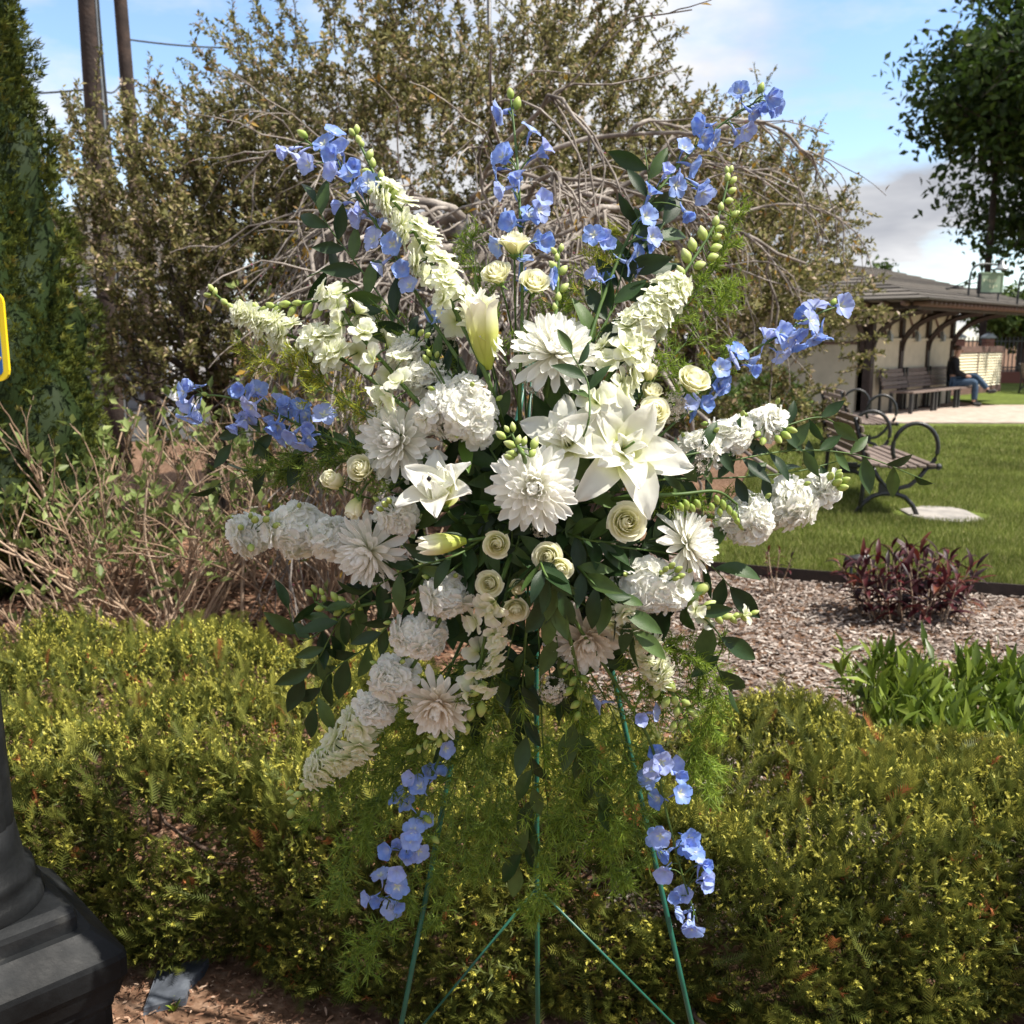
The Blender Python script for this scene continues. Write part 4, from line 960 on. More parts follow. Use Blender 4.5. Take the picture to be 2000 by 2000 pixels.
# --- the person on the third bench
def skinned(name, joints, edges, radii, m, parent, sub=2, root=0):
    me = bpy.data.meshes.new(name); me.from_pydata([tuple(map(float, j)) for j in joints], edges, []); me.materials.append(MATS[m])
    o = part(name, me, parent)
    sk = o.modifiers.new('skin', 'SKIN')
    for k, r in enumerate(radii):
        v = me.skin_vertices[0].data[k]; v.radius = (r, r) if not isinstance(r, tuple) else r; v.use_root = (k == root)
    sk.use_smooth_shade = True
    sb_ = o.modifiers.new('sub', 'SUBSURF'); sb_.levels = sub; sb_.render_levels = sub
    return o
def person():
    c = st(3.45, -.55, 0); F_ = NX; S_ = DX                 # sits facing out over the path
    F_ = unit(NX * .85 + DX * .5); S_ = np.array((F_[1], -F_[0], 0))    # S_ = his right
    W = lambda f, s, z: c + F_ * f + S_ * s + np.array((0, 0, z))
    root = thing('person', 'seated person in dark jacket and blue jeans with one leg crossed on the bench', 'person', c)
    J = {'pel': (0, 0, .56), 'wai': (-.03, 0, .75), 'che': (-.02, 0, .97), 'nek': (.02, 0, 1.12), 'chi': (.05, 0, 1.17), 'hed': (.075, 0, 1.27), 'cro': (.065, 0, 1.36),
         'shr': (-.02, .19, 1.05), 'elr': (.02, .25, .80), 'wrr': (.24, .16, .70), 'hnr': (.31, .12, .69), 'fgr': (.36, .08, .68),
         'shl': (-.02, -.19, 1.05), 'ell': (.03, -.25, .80), 'wrl': (.25, -.14, .72), 'hnl': (.32, -.10, .71), 'fgl': (.37, -.06, .70),
         'hpr': (.03, .11, .54), 'knr': (.46, .13, .57), 'anr': (.45, .14, .13), 'her': (.42, .14, .06), 'tor': (.63, .15, .05),
         'hpl': (.03, -.11, .56), 'knl': (.47, -.06, .72), 'anl': (.74, .10, .40), 'hel': (.73, .12, .34), 'tol': (.93, .12, .37)}
    names = list(J); pos = [W(*J[k]) for k in names]; ix = {k: i for i, k in enumerate(names)}
    E = [('pel', 'wai'), ('wai', 'che'), ('che', 'nek'), ('nek', 'chi'), ('chi', 'hed'), ('hed', 'cro'), ('che', 'shr'), ('shr', 'elr'), ('elr', 'wrr'), ('wrr', 'hnr'), ('hnr', 'fgr'),
         ('che', 'shl'), ('shl', 'ell'), ('ell', 'wrl'), ('wrl', 'hnl'), ('hnl', 'fgl'), ('pel', 'hpr'), ('hpr', 'knr'), ('knr', 'anr'), ('anr', 'her'), ('her', 'tor'), ('pel', 'hpl'), ('hpl', 'knl'), ('knl', 'anl'), ('anl', 'hel'), ('hel', 'tol')]
    Rb = {'pel': .13, 'wai': .125, 'che': .14, 'nek': .055, 'chi': .065, 'hed': .088, 'cro': .06, 'shr': .065, 'elr': .048, 'wrr': .034, 'hnr': .042, 'fgr': .022, 'shl': .065, 'ell': .048, 'wrl': .034, 'hnl': .042, 'fgl': .022,
          'hpr': .09, 'knr': .066, 'anr': .042, 'her': .038, 'tor': .03, 'hpl': .09, 'knl': .066, 'anl': .042, 'hel': .038, 'tol': .03}
    skinned('body', pos, [(ix[a], ix[b]) for a, b in E], [Rb[k] for k in names], 'skin', root)
    def cloth(name, keys, add, m, par):
        kk = list(keys); e2 = [(kk.index(a), kk.index(b)) for a, b in E if a in kk and b in kk]
        return skinned(name, [W(*J[k]) for k in kk], e2, [Rb[k] + add for k in kk], m, root)
    cloth('jacket', ['pel', 'wai', 'che', 'nek', 'shr', 'elr', 'wrr', 'shl', 'ell', 'wrl'], .022, 'jacket', root)
    cloth('jeans', ['pel', 'hpr', 'knr', 'anr', 'hpl', 'knl', 'anl'], .024, 'denim', root)
    cloth('shoe', ['anr', 'her', 'tor'], .020, 'shoe', root); cloth('shoe', ['anl', 'hel', 'tol'], .020, 'shoe', root)
    hd = W(.045, 0, 1.315)
    put('hair', (lambda q: (q[0] * np.array((.095, .095, .085)) + hd, q[1], q[2]))(lathe([(math.sin(u), -math.cos(u)) for u in np.linspace(1.2, 3.1, 9)], 16)), root, 'hair')
    put('nose', box(W(.165, 0, 1.255), (.03, .03, .04), rotz(.6)), root, 'skin')
    for s in (-1, 1): put('ear', lathe([(.004, -.028), (.016, 0), (.004, .028)], 8, W(.055, s * .09, 1.26)), root, 'skin')
person()
# ------------------------------------------------------------------ the flower spray on its easel
def tone(name, stops, **k): return mat(name, stops, 'r', **k)
tone('mum_petal', [(0, (.66, .66, .40)), (.35, (.89, .88, .79)), (1, (.93, .93, .90))], rough=.5, spec=.3, trans=.5, vary=.04, vscale=30, bump=.12, bscale=7)
tone('blush_petal', [(0, (.80, .64, .46)), (.4, (.88, .82, .70)), (1, (.91, .89, .83))], rough=.5, spec=.3, trans=.5, vary=.04, vscale=30, bump=.12, bscale=7)
tone('lily_petal', [(0, (.42, .52, .06)), (.28, (.72, .75, .32)), (.55, (.90, .90, .79)), (1, (.93, .93, .89))], rough=.42, spec=.35, trans=.5, vary=.03, vscale=30, bump=.12, bscale=7)
tone('lily_bud_petal', [(0, (.44, .54, .07)), (.5, (.66, .70, .20)), (.82, (.85, .83, .66)), (1, (.88, .85, .76))], rough=.45, spec=.3, trans=.3, vary=.06, vscale=40)
tone('rose_petal', [(0, (.55, .62, .18)), (.4, (.78, .77, .42)), (.8, (.88, .86, .63)), (1, (.91, .90, .74))], rough=.5, spec=.3, trans=.5, vary=.05, vscale=40, bump=.12, bscale=7)
tone('stock_petal', [(0, (.58, .66, .22)), (.25, (.89, .89, .76)), (1, (.93, .93, .90))], rough=.5, spec=.3, trans=.5, vary=.04, vscale=40, bump=.12, bscale=7)
tone('larkspur_petal', [(0, (.50, .60, .16)), (.3, (.80, .82, .56)), (1, (.92, .93, .82))], rough=.5, spec=.3, trans=.5, vary=.05, vscale=40, bump=.12, bscale=7)
tone('snap_petal', [(0, (.48, .58, .12)), (.35, (.78, .81, .54)), (1, (.92, .92, .83))], rough=.5, spec=.3, trans=.5, vary=.04, vscale=40, bump=.12, bscale=7)
mat('blue_petal', [(0, (.20, .33, .75)), (.5, (.30, .43, .81)), (1, (.48, .54, .86))], 'rand', rough=.5, spec=.3, trans=.42, vary=.16, vscale=55, rbase=(.60, .66, .82))
tone('bee', [(0, (.55, .62, .40)), (1, (.80, .80, .66))], rough=.6, trans=.3)
tone('bud', [(0, (.24, .34, .05)), (.5, (.46, .55, .16)), (1, (.72, .76, .42))], rough=.5, trans=.25, vary=.12, vscale=50)
tone('green_bud', [(0, (.16, .27, .03)), (.5, (.36, .46, .10)), (1, (.56, .62, .24))], rough=.5, trans=.25, vary=.12, vscale=50)
mat('stem', [(.3, (.045, .095, .018)), (.7, (.10, .17, .035))], 'noise', 30, rough=.55, trans=.1)
mat('sepal', [(.3, (.10, .19, .035)), (.7, (.18, .29, .06))], 'noise', 30, rough=.5, trans=.25)
mat('ruscus', [(0, (.012, .030, .010)), (.6, (.030, .064, .018)), (1, (.075, .125, .030))], 'rand', rough=.42, spec=.32, trans=.14, vary=.15, vscale=60, bump=.15, bscale=90)
mat('lily_leaf', [(0, (.05, .11, .015)), (1, (.13, .22, .035))], 'rand', rough=.42, spec=.45, trans=.28, vary=.12, vscale=40)
mat('fern', [(0, (.10, .17, .013)), (.6, (.22, .32, .03)), (1, (.36, .44, .07))], 'b', rough=.55, trans=.35, vary=.15, vscale=12)
mat('fern_gold', [(0, (.18, .22, .015)), (.6, (.34, .37, .03)), (1, (.50, .48, .07))], 'b', rough=.55, trans=.35, vary=.15, vscale=12)
mat('fern_dark', [(0, (.075, .13, .012)), (.6, (.17, .25, .025)), (1, (.30, .37, .06))], 'b', rough=.55, trans=.35, vary=.15, vscale=12)
tone('statice', [(0, (.45, .42, .30)), (1, (.76, .70, .62))], rough=.7, trans=.25, vary=.08, vscale=60)
mat('foam', [(.3, (.010, .028, .010)), (.7, (.022, .05, .018))], 'noise', 60, rough=.95, bump=.4, bscale=200)
mat('easel_green', [(.3, (.010, .085, .055)), (.7, (.018, .12, .08))], 'noise', 20, rough=.38, spec=.5)

CX, CY = 1030, 1000
CORE = P(CX, CY, 1.80)
FOCUS = CORE + np.array((0, .12, -.02))
def dome(px, py): return 1.52 + .19 * min(1.25, math.hypot(px - CX, (py - CY) * .92) / 620) ** 1.3
def at(px, py, dy=0.0): return P(px, py, dome(px, py) + dy)
def zframe(f, roll=0.0):                 # rotation whose local z points along f
    f = unit(f); u = np.array((0, 0, 1.0)) if abs(f[2]) < .95 else np.array((0, 1.0, 0)); x = unit(np.cross(u, f)); y = np.cross(f, x)
    c, s = math.cos(roll), math.sin(roll); return np.stack((x * c + y * s, -x * s + y * c, f), -1)
def facing(p, cam=.0):
    return unit(unit(p - FOCUS) + cam * unit(np.array((0, 0, CAM_H)) - p))
def root_pt(p):                          # where its stem enters the foam
    d = p - CORE; q = CORE + np.clip(d * .35, (-.10, -.055, -.12), (.10, .055, .12)); return q
def stem_to(root, p, f, r=.0028, name='stem'):
    c = root_pt(p); L = np.linalg.norm(p - c)
    pts = bez(c, p - f * L * .45, p - f * .004, 9)
    return put(name, tubes(pts, r, r * .8, 6), root, 'stem')

# --- chrysanthemums
MUMP = [mesh('petal', *petal(1, w, 6, 4, pr, b0, bd, cup, .006, 2), 'mum_petal') for w, pr, b0, bd, cup in (
    (.30, [(0, .35), (.4, .8), (.75, 1), (1, .45)], -.25, 1.35, .75), (.27, [(0, .3), (.5, .8), (.8, 1), (1, .4)], -.15, .85, .7),
    (.25, [(0, .3), (.5, .75), (.8, 1), (.93, .8), (1, .3)], -.1, .45, .6), (.23, [(0, .25), (.5, .7), (.8, 1), (.93, .8), (1, .3)], .05, -.25, .5))]
MUMB = [m.copy() for m in MUMP]
for m_ in MUMB: m_.materials.clear(); m_.materials.append(MATS['blush_petal'])
def mum(px, py, r, label, dy=0.0, f=None, N=132, blush=False, flat=1.0, cam=.25):
    p = at(px, py, dy); R0 = S(r, p); f = facing(p, cam) if f is None else unit(f)
    root = thing('chrysanthemum', label, 'flower', p, 'white chrysanthemums'); B = zframe(f, U(0, 6))
    T = MUMB if blush else MUMP
    for i in range(N):
        u = (i + .5) / N; th = math.radians(3 + 107 * u ** .66 * flat) + U(-.10, .10); ph = i * 2.39996 + U(-.1, .1)
        L = R0 * (.36 + .66 * u ** .75) * U(.84, 1.1)
        d = np.array((math.sin(th) * math.cos(ph), math.sin(th) * math.sin(ph), math.cos(th)))
        n = np.array((-math.cos(th) * math.cos(ph), -math.cos(th) * math.sin(ph), math.sin(th)))
        R = B @ np.stack((np.cross(d, n), d, n), -1)
        k = 0 if u < .28 else 1 if u < .55 else 2 if u < .8 else 3
        part('petal', T[k], root, mat4(R, p + B @ (d * R0 * .05 + np.array((0, 0, R0 * .12 * (1 - u)))), L))
    put('centre', lathe([(.30, -.3), (.52, 0), (.46, .35), (.25, .55), (.02, .62)], 12), root, 'blush_petal' if blush else 'mum_petal', W=mat4(B, p + f * R0 * .12, R0 * .34))
    put('receptacle', lathe([(.3, -.35), (.7, -.2), (.75, 0), (.4, .15), (.05, .2)], 10), root, 'sepal', W=mat4(B, p, R0 * .26))
    stem_to(root, p - f * R0 * .08, f, .0036)
mum(1085, 690, 98, 'large white chrysanthemum directly below the topmost three roses', 0, (.12, -.62, .75))
mum(778, 862, 92, 'large white chrysanthemum between the blue spike and the ruffled stock', 0, (-.45, -.85, .15))
mum(1042, 952, 94, 'spidery white chrysanthemum in the centre with long splayed outer petals', -.04, (.0, -.95, .12), 120, flat=.96)
mum(722, 1075, 86, 'white chrysanthemum with drooping petals above the dark leaf spray', 0, (-.55, -.72, -.35))
mum(1342, 1062, 78, 'white chrysanthemum seen from its side next to the round stock cluster', 0, (.80, -.42, .35))
mum(856, 1372, 78, 'small blush cream chrysanthemum hanging lowest beside the drooping snapdragon', 0, (-.12, -.85, -.35), 110, True, .86)
mum(1145, 1245, 78, 'blush centred chrysanthemum partly hidden by hanging dark leaves', .03, (.10, -.88, -.3), 104, True, .9)

# --- roses
def rosepetal(rb, h, arc, flare, spiral, close=0.0, nt=6, ns=6):
    t, s = np.meshgrid(np.linspace(0, 1, nt + 1), np.linspace(-1, 1, ns + 1), indexing='ij')
    r = rb * (.30 + .70 * np.sin(t * math.pi / 2) ** .8) + flare * np.clip(t - .45, 0, 1) ** 2 * 2.2 + spiral * s
    r = r * (1 - close * np.clip(t - .35, 0, 1) ** 1.3 * 1.7)
    z = h * t * (1 - .22 * s ** 4 * t) - .5 * flare * np.clip(t - .8, 0, 1) * 3 + .035 * np.sin(5 * s + 9 * rb) * t ** 2
    a = s * arc / 2 * (.55 + .45 * np.clip(t * 2.2, 0, 1)) * (1 - .12 * t ** 6)
    V = np.stack((r * np.cos(a), r * np.sin(a), z - .42), -1).reshape(-1, 3)
    i = np.arange(nt)[:, None] * (ns + 1); j = np.arange(ns)[None]
    return V, [np.stack((i + j, i + j + 1, i + ns + 2 + j, i + ns + 1 + j), -1).reshape(-1, 4)], np.stack((t, np.abs(s), t * 0), -1).reshape(-1, 3)
ROSE = [(mesh('petal', *rosepetal(*a), 'rose_petal'), n, o) for a, n, o in (((.12, 1.14, 4.6, 0, .03, .75), 2, 0), ((.24, 1.16, 3.6, 0, .06, .55), 3, .5), ((.36, 1.15, 3.0, .02, .08, .42), 3, 1.2), ((.46, 1.08, 2.6, .06, .08, .2), 4, .2), ((.57, .99, 2.3, .14, .07, .0), 4, .9), ((.66, .86, 2.0, .30, .05, .0), 5, .4))]
SEPAL = mesh('sepal', *petal(.85, .3, 4, 2, [(0, .8), (.3, 1), (1, .05)], -.1, .9, .3), 'sepal')
CALYX = mesh('calyx', *lathe([(.08, -.72), (.2, -.62), (.28, -.5), (.22, -.36)], 10), 'sepal')
def rose(px, py, r, label, dy=0.0, f=None, closed=0, cam=.4):
    p = at(px, py, dy - .035); R0 = S(r * 1.2, p); f = facing(p, cam) if f is None else unit(f)
    root = thing('spray_rose', label, 'rose', p, 'cream spray roses'); rl = U(0, 6)
    for me, n, o in ROSE[:len(ROSE) - closed]:
        for k in range(n): part('petal', me, root, mat4(zframe(f, rl + o + k * 2 * math.pi / n + U(-.12, .12)), p, R0 * U(.97, 1.03) * (1 + .16 * closed)))
    B = zframe(f, rl)
    part('calyx', CALYX, root, mat4(B, p, R0))
    for k in range(5):
        a = k * 1.2566 + .3; d = np.array((math.cos(a) * .9, math.sin(a) * .9, -.35 + U(-.2, .3))); R = frames((B @ d)[None])[0]
        part('sepal', SEPAL, root, mat4(R, p + B @ np.array((0, 0, -.5 * R0)), R0))
    stem_to(root, p - f * R0 * .6, f, .0022)
UPF = (-.05, -.45, .9)
rose(1005, 480, 31, 'topmost cream spray rose raised above two others on a straight stem', .02, (0, -.22, 1))
rose(972, 538, 29, 'cream spray rose with ragged open petals beside the green lily leaf', .02, (-.25, -.6, .75))
rose(1043, 555, 29, 'cream spray rose beside the upright bud spike under the top rose', .02, (.15, -.72, .65))
rose(1352, 747, 33, 'large cream spray rose above the single blue floret', 0, (.25, -.62, .7))
rose(1268, 732, 19, 'small closed cream rosebud above a pair of stacked roses', .02, (.2, -.5, .85), 2)
rose(1272, 770, 22, 'cream spray rose half hidden behind the swirled rose by the lily', .03, (.2, -.5, .8), 1)
rose(1277, 806, 29, 'swirled cream spray rose beside the open lily petals', 0, (.05, -.85, .45))
rose(654, 942, 26, 'pale cream rose bud beside the tan shrub side chrysanthemum', 0, (-.35, -.75, .45), 2)
rose(709, 917, 28, 'cream spray rose tucked under the chrysanthemum facing the thicket', 0, (-.3, -.8, .35), 1)
rose(694, 988, 23, 'cream rose hanging face down above the white stock stem', 0, (-.3, -.5, -.75), 2)
rose(972, 1062, 29, 'cream rose with curled green sepals next to the pointed lily bud', -.02, (-.1, -.95, .1), 1)
rose(1072, 1088, 30, 'opened rose paired with a bloom below the spidery chrysanthemum', 0, (-.2, -.9, .2))
rose(1092, 1108, 26, 'swirled rose overlapping its partner below the spidery chrysanthemum', -.02, (.2, -.95, -.1), 1)
rose(957, 1140, 27, 'swirled cream rose on the stock side of the hanging rose trio', -.01, (-.15, -.95, .15))
rose(1010, 1150, 22, 'small cream rose bud at the top of the hanging rose trio', 0, (.1, -.85, .5), 2)
rose(1008, 1187, 26, 'open cream rose at the bottom of the hanging rose trio', -.01, (0, -.95, -.25))
rose(1222, 1020, 38, 'widest cream rose with loose torn petals below the open lily', -.01, (.1, -.92, .25))

# --- lilies
def lpet(L, W, b0, bend, ruf=.02): return petal(L, W, 9, 6, [(0, .22), (.2, .62), (.45, 1), (.7, .86), (.9, .42), (1, .06)], b0, bend, .28, ruf, 1.4, .12)
LILP = [mesh('petal', *lpet(1, w, b0, bd, rf), 'lily_petal') for w, b0, bd, rf in ((.46, .95, -1.5, .035), (.38, 1.0, -1.75, .03), (.50, .85, -1.1, .045), (.36, 1.25, -.9, .05))]
LEAFL = [mesh('leaf', *petal(1, w, 7, 4, [(0, .2), (.25, .85), (.45, 1), (.75, .62), (1, .03)], .1, b, .1, 0, 2, .18), 'lily_leaf') for w, b in ((.26, -.5), (.30, .4), (.22, -.9))]
def lily(px, py, r, label, f, dy=0.0, inner=5, mid=0, sc_in=.55, open_=.05, name='lily'):
    p = at(px, py, dy); R0 = S(r, p); f = unit(f); B = zframe(f, .3)
    root = thing(name, label, 'lily', p, 'white double lilies')
    base = p - f * R0 * .42
    for k in range(6):
        R = B @ rotz(k * math.pi / 3 + U(-.12, .12))
        part('petal', LILP[(0, 2, 1)[k % 3]], root, mat4(R @ rotx(open_ + U(-.18, .2)), base, R0 * U(1.08, 1.28)))
    for k in range(mid):
        R = B @ rotz(k * 2 * math.pi / mid + .5 + U(-.15, .15))
        part('petal', LILP[(2, 0)[k % 2]], root, mat4(R @ rotx(open_ + .32 + U(-.12, .15)), base + f * R0 * .03, R0 * U(.82, 1.0)))
    for k in range(inner):
        R = B @ rotz(k * 2 * math.pi / inner + .2 + U(-.2, .2))
        part('petal', LILP[3], root, mat4(R @ rotx(open_ + .25 + U(-.1, .25)), base, R0 * sc_in * U(1.0, 1.4)))
    put('pistil', tubes(np.array([base, base + f * R0 * .4, base + f * R0 * .66]), .0016, .002, 6), root, 'sepal')
    put('throat', lathe([(.08, -.25), (.14, 0), (.2, .12), (.12, .14)], 10), root, 'sepal', W=mat4(B, base, R0 * .6))
    stem_to(root, base - f * R0 * .1, f, .0038)
    return root
lily(1226, 872, 136, 'large open double white lily with reflexed pointed petals', (.26, -.90, .36), -.05, 5, 5)
lily(1108, 858, 96, 'smaller double white lily tucked beside the large open lily', (-.30, -.80, .52), -.03, 7, 6, .85, .25)
lily(856, 962, 108, 'half open white lily with folded petals and dark stamen spot', (-.22, -.68, .66), -.03, 5, 5, .9, .62)
put('stamen', lathe([(.001, -.006), (.004, 0), (.001, .006)], 8, at(838, 935, -.10), rotx(.7)), bpy.data.objects['lily.002'], 'iron')
def lilybud(px, py, L, f, label, open_=.5, m='lily_bud_petal', dy=0.0):
    p = at(px, py, dy); Lw = S(L, p); f = unit(f); B = zframe(f, .4)
    root = thing('lily_bud', label, 'lily', p, 'lily buds')
    for k in range(6):
        a = k * math.pi / 3; o = open_ if k % 2 else open_ * .5
        pr = [(0, .35), (.2, .9), (.5, 1), (.75, .85), (.9, .7 if open_ > .4 else .4), (1, .15)]
        V, F, A = petal(1, .40, 10, 5, pr, 0, 0, 0)
        # wrap round a spindle so the petals close into a bud
        t = A[:, 0]; rad = (.05 + .15 * np.sin(np.clip(t * 1.25, 0, 1) * math.pi * .62)) * (1 - (1 - open_) * np.clip(t - .6, 0, 1) ** 1.5 * 2.2) + o * .30 * np.clip(t - .68, 0, 1) ** 1.6 * 3 + .01 * (k % 2)
        ang = V[:, 0] / (rad + .06) ; V = np.c_[rad * np.cos(ang), rad * np.sin(ang), t * (1 - .06 * o * np.clip(t - .85, 0, 1) * 6) - .1 * o * np.clip(t - .9, 0, 1) * 4]
        V = V + np.c_[.012 * np.sin(7 * ang + k) * t, .012 * np.cos(6 * ang) * t, 0 * t]
        me = mesh('petal', V, F, A, m); part('petal', me, root, mat4(B @ rotz(a), p - f * Lw * .5, Lw))
    if open_ > .4:
        for k in range(6): part('inner_petal', LILP[3] if k % 2 else LILP[2], root, mat4(B @ rotz(k * 1.05 + .4) @ rotx(.30 + .12 * (k % 2)), p + f * Lw * .24, Lw * .34))
    stem_to(root, p - f * Lw * .5, f, .004)
lilybud(944, 648, 150, (-.10, -.22, 1), 'upright half open lily bud with frilled white mouth and green base', .75, dy=-.05)
lilybud(862, 1062, 100, (-1, -.35, -.05), 'plump yellow green lily bud pointing toward the thicket', .30, dy=-.05)
for px, py, L, d, l in ((920, 560, 80, (-.35, -.2, .9), 'broad green lily leaf beside the ragged rose'), (960, 640, 90, (.12, -.2, 1), 'upright green lily leaf behind the half open bud'), (945, 990, 85, (-.05, -.45, .6), 'twisted bright lily leaf beside the folded lily'), (1370, 855, 70, (.85, -.3, .35), 'bright green lily leaf behind the open lily tip'), (1000, 900, 95, (.9, -.35, .25), 'grey green lily leaf above the spidery chrysanthemum'), (910, 890, 100, (.1, -.4, -.9), 'long shaded lily leaf in the gap beside the folded lily'), (1010, 1010, 95, (.85, -.4, -.1), 'dark lily leaf reaching below the spidery chrysanthemum')):
    p = at(px, py, .02); q = root_pt(p); f = unit(d); root = thing('lily_leaf', l, 'leaf', p, 'loose lily leaves')
    b = p - f * S(L, p) * .5
    part('blade', LEAFL[RNG.integers(3)], root, mat4(frames(f[None], U(-.5, .5, 1))[0], b, S(L, p)))
    put('stem', tubes(bez(q, (q + b) / 2, b, 6), .002, .0015, 5), root, 'stem')

# --- florets (each one welded at its centre)
def weld(shapes):
    V, F, A = join(shapes); z = A[:, 0] < 1e-6; ix = np.arange(len(V)); first = np.argmax(z); ix[z] = first
    V = V.copy(); V[first] = 0
    Q, T = [], []
    for f in F:
        for q in ix[f]:
            u = list(dict.fromkeys(q.tolist()))
            if len(u) == 4: Q.append(u)
            elif len(u) == 3: T.append(u)
    return V, [np.array(x) for x in (Q, T) if x], A
RP = [(0, .02), (.25, .45), (.55, .95), (.8, 1), (.94, .75), (1, .35)]
def stock_floret(seed):
    r = np.random.default_rng(seed); sh = []
    for lay, (n, el, L, W) in enumerate(((5, .20, 1.0, 1.08), (4, .65, .86, 1.0), (4, 1.05, .62, .85))):
        for k in range(n):
            a = (k + .5 * lay) * 2 * math.pi / n + r.uniform(-.2, .2)
            q = petal(L * r.uniform(.9, 1.1), W * .82, 5, 5, RP, el, -.55, .15, .085, 1.3 + r.uniform(0, .8), 0, r.uniform(0, 6))
            sh.append(turn(q, rotz(a)))
    return weld(sh)
STOCK = [mesh('floret', *stock_floret(k), 'stock_petal') for k in range(4)]
def lark_floret(seed):
    r = np.random.default_rng(seed); sh = []
    for lay, (n, el, L, W) in enumerate(((6, .05, 1.0, .62), (6, .5, .95, .56), (5, .95, .75, .46), (3, 1.3, .55, .35))):
        for k in range(n):
            a = (k + .5 * lay) * 2 * math.pi / n + r.uniform(-.2, .2)
            sh.append(turn(petal(L * r.uniform(.85, 1.1), W, 5, 3, [(0, .02), (.3, .7), (.6, 1), (.85, .7), (1, .1)], el, -.35, .2, .045, 1.2, 0, r.uniform(0, 6)), rotz(a)))
    return weld(sh)
LARK = [mesh('floret', *lark_floret(20 + k), 'larkspur_petal') for k in range(3)]
def snap_floret(seed):
    r = np.random.default_rng(seed); sh = []
    for a, el, L, W in ((.45, 1.0, 1.0, .8), (-.45, 1.0, 1.0, .8), (2.3, .55, .95, .75), (3.14, .35, 1.0, .75), (-2.3, .55, .95, .75), (0, 1.4, .6, .9), (3.14, 1.35, .65, 1.0)):
        sh.append(turn(petal(L * r.uniform(.9, 1.1), W, 6, 4, [(0, .02), (.25, .55), (.5, .8), (.75, 1), (.92, .85), (1, .45)], el + .25, -1.15, .25, .05, 1.3, 0, r.uniform(0, 6)), rotz(a)))
    return weld(sh)
SNAP = [mesh('floret', *snap_floret(40 + k), 'snap_petal') for k in range(3)]
def delph_floret(seed, el, back):
    r = np.random.default_rng(seed); sh = []
    for k in range(5):
        a = k * 2 * math.pi / 5 + r.uniform(-.12, .12)
        sh.append(turn(petal(r.uniform(.92, 1.08), .88, 6, 4, [(0, .02), (.25, .6), (.55, 1), (.8, .92), (.94, .6), (1, .15)], el + .45, -.55 + back, .2, .06, 1.5, .1, r.uniform(0, 6)), rotz(a)))
    sp = tubes(bez((0, 0, .02), (0, 0, -.55), (0, .35, -1.0), 7), np.array([.15, .14, .115, .09, .07, .05, .03]), None, 6); sp[2][:, 0] = .5
    return join([weld(sh), sp])
DELPH = [mesh('floret', *delph_floret(60 + k, e, b), 'blue_petal') for k, (e, b) in enumerate(((.10, -.1), (.30, 0), (.5, .05), (.72, .05)))]
def bee_shape():
    return weld([turn(petal(.42, .2, 3, 2, [(0, .05), (.5, 1), (1, .4)], .9, -.5, .2), rotz(k * 1.57 + .4)) for k in range(4)])
BEE = mesh('bee', *bee_shape(), 'bee')
def bud_shape(rat): return lathe([(.06 * rat, 0), (.62 * rat, .16), (1.0 * rat, .42), (.82 * rat, .70), (.36 * rat, .93), (.05 * rat, 1.0)], 8)
BUDW = mesh('bud', *bud_shape(.26), 'bud'); BUDG = mesh('bud', *bud_shape(.30), 'green_bud')
def ribbed():
    V, F, A = lathe([(.02, 0), (.17, .14), (.30, .38), (.28, .62), (.15, .86), (.02, 1.0)], 12)
    V = V.copy(); V[:, :2] *= (1 - .16 * (np.arange(len(V)) % 2))[:, None]; return V, F, A
BUDR = mesh('bud', *ribbed(), 'bud')

def axis_pts(px, dy=0.0, n=28):
    pts = [CORE * .0 + root_pt(at(*px[0][:2]))] + [P(x, y, dome(x, y) + dy) for x, y in px]
    L = spline(pts, n); return L
def nearest(line, p): return line[np.argmin(((line - p) ** 2).sum(1))]

# --- delphiniums
def delph(name_label, axis, florets, buds=(), dy=.01, r=26, down=.3):
    line = axis_pts(axis, dy); tip = line[-1]
    root = thing('delphinium', name_label, 'flower', line[0], 'light blue delphinium stems')
    sh = [tubes(line, .0036, .0016, 7)]
    extra = [(x + U(-20, 20), y + U(-18, 18)) for x, y in florets if RNG.random() < .6]
    for px, py in list(florets) + extra:
        p = P(px, py, dome(px, py) + dy + U(-.03, .02)); q = nearest(line[8:-1], p + np.array((0, 0, -.03))); s = S(r * U(.9, 1.12), p)
        out = p - q; out = unit(out + 1e-6); f = unit(out * .9 + np.array((U(-.3, .3), U(-1.1, .15), U(-.6, .3) - down)))
        R = zframe(f, U(0, 6)); k = RNG.integers(4)
        o = part('floret', DELPH[k], root, mat4(R, p, s))
        part('bee', BEE, o, mat4(R, p, s))
        sp = p - f * s * .25
        sh.append(tubes(bez(q, (q + sp) / 2 + np.array((0, 0, .012)), sp, 6), .0011, .0011, 4))
    for px, py, L in buds:
        p = P(px, py, dome(px, py) + dy); q = nearest(line, p); d = unit(p - q + unit(tip - line[-4]) * .02 + NR(.004, 3)); s = S(L, p)
        part('bud', BUDG, root, mat4(zframe(d), p - d * s * .5, s)); sh.append(tubes(np.array([q, (q + p) / 2, p - d * s * .4]), .0010, .0009, 4))
    put('stem', join(sh), root, 'stem')
delph('light blue delphinium spike beside the tall white larkspur, arching toward the thicket', [(930, 760), (840, 620), (760, 480), (690, 370), (640, 310), (595, 272)],
      [(585, 300), (606, 322), (634, 283), (668, 298), (658, 338), (686, 345), (702, 372), (672, 398), (706, 425), (738, 432), (732, 470), (768, 478), (748, 515), (788, 528), (802, 560), (850, 622)], [(591, 262, 26)])
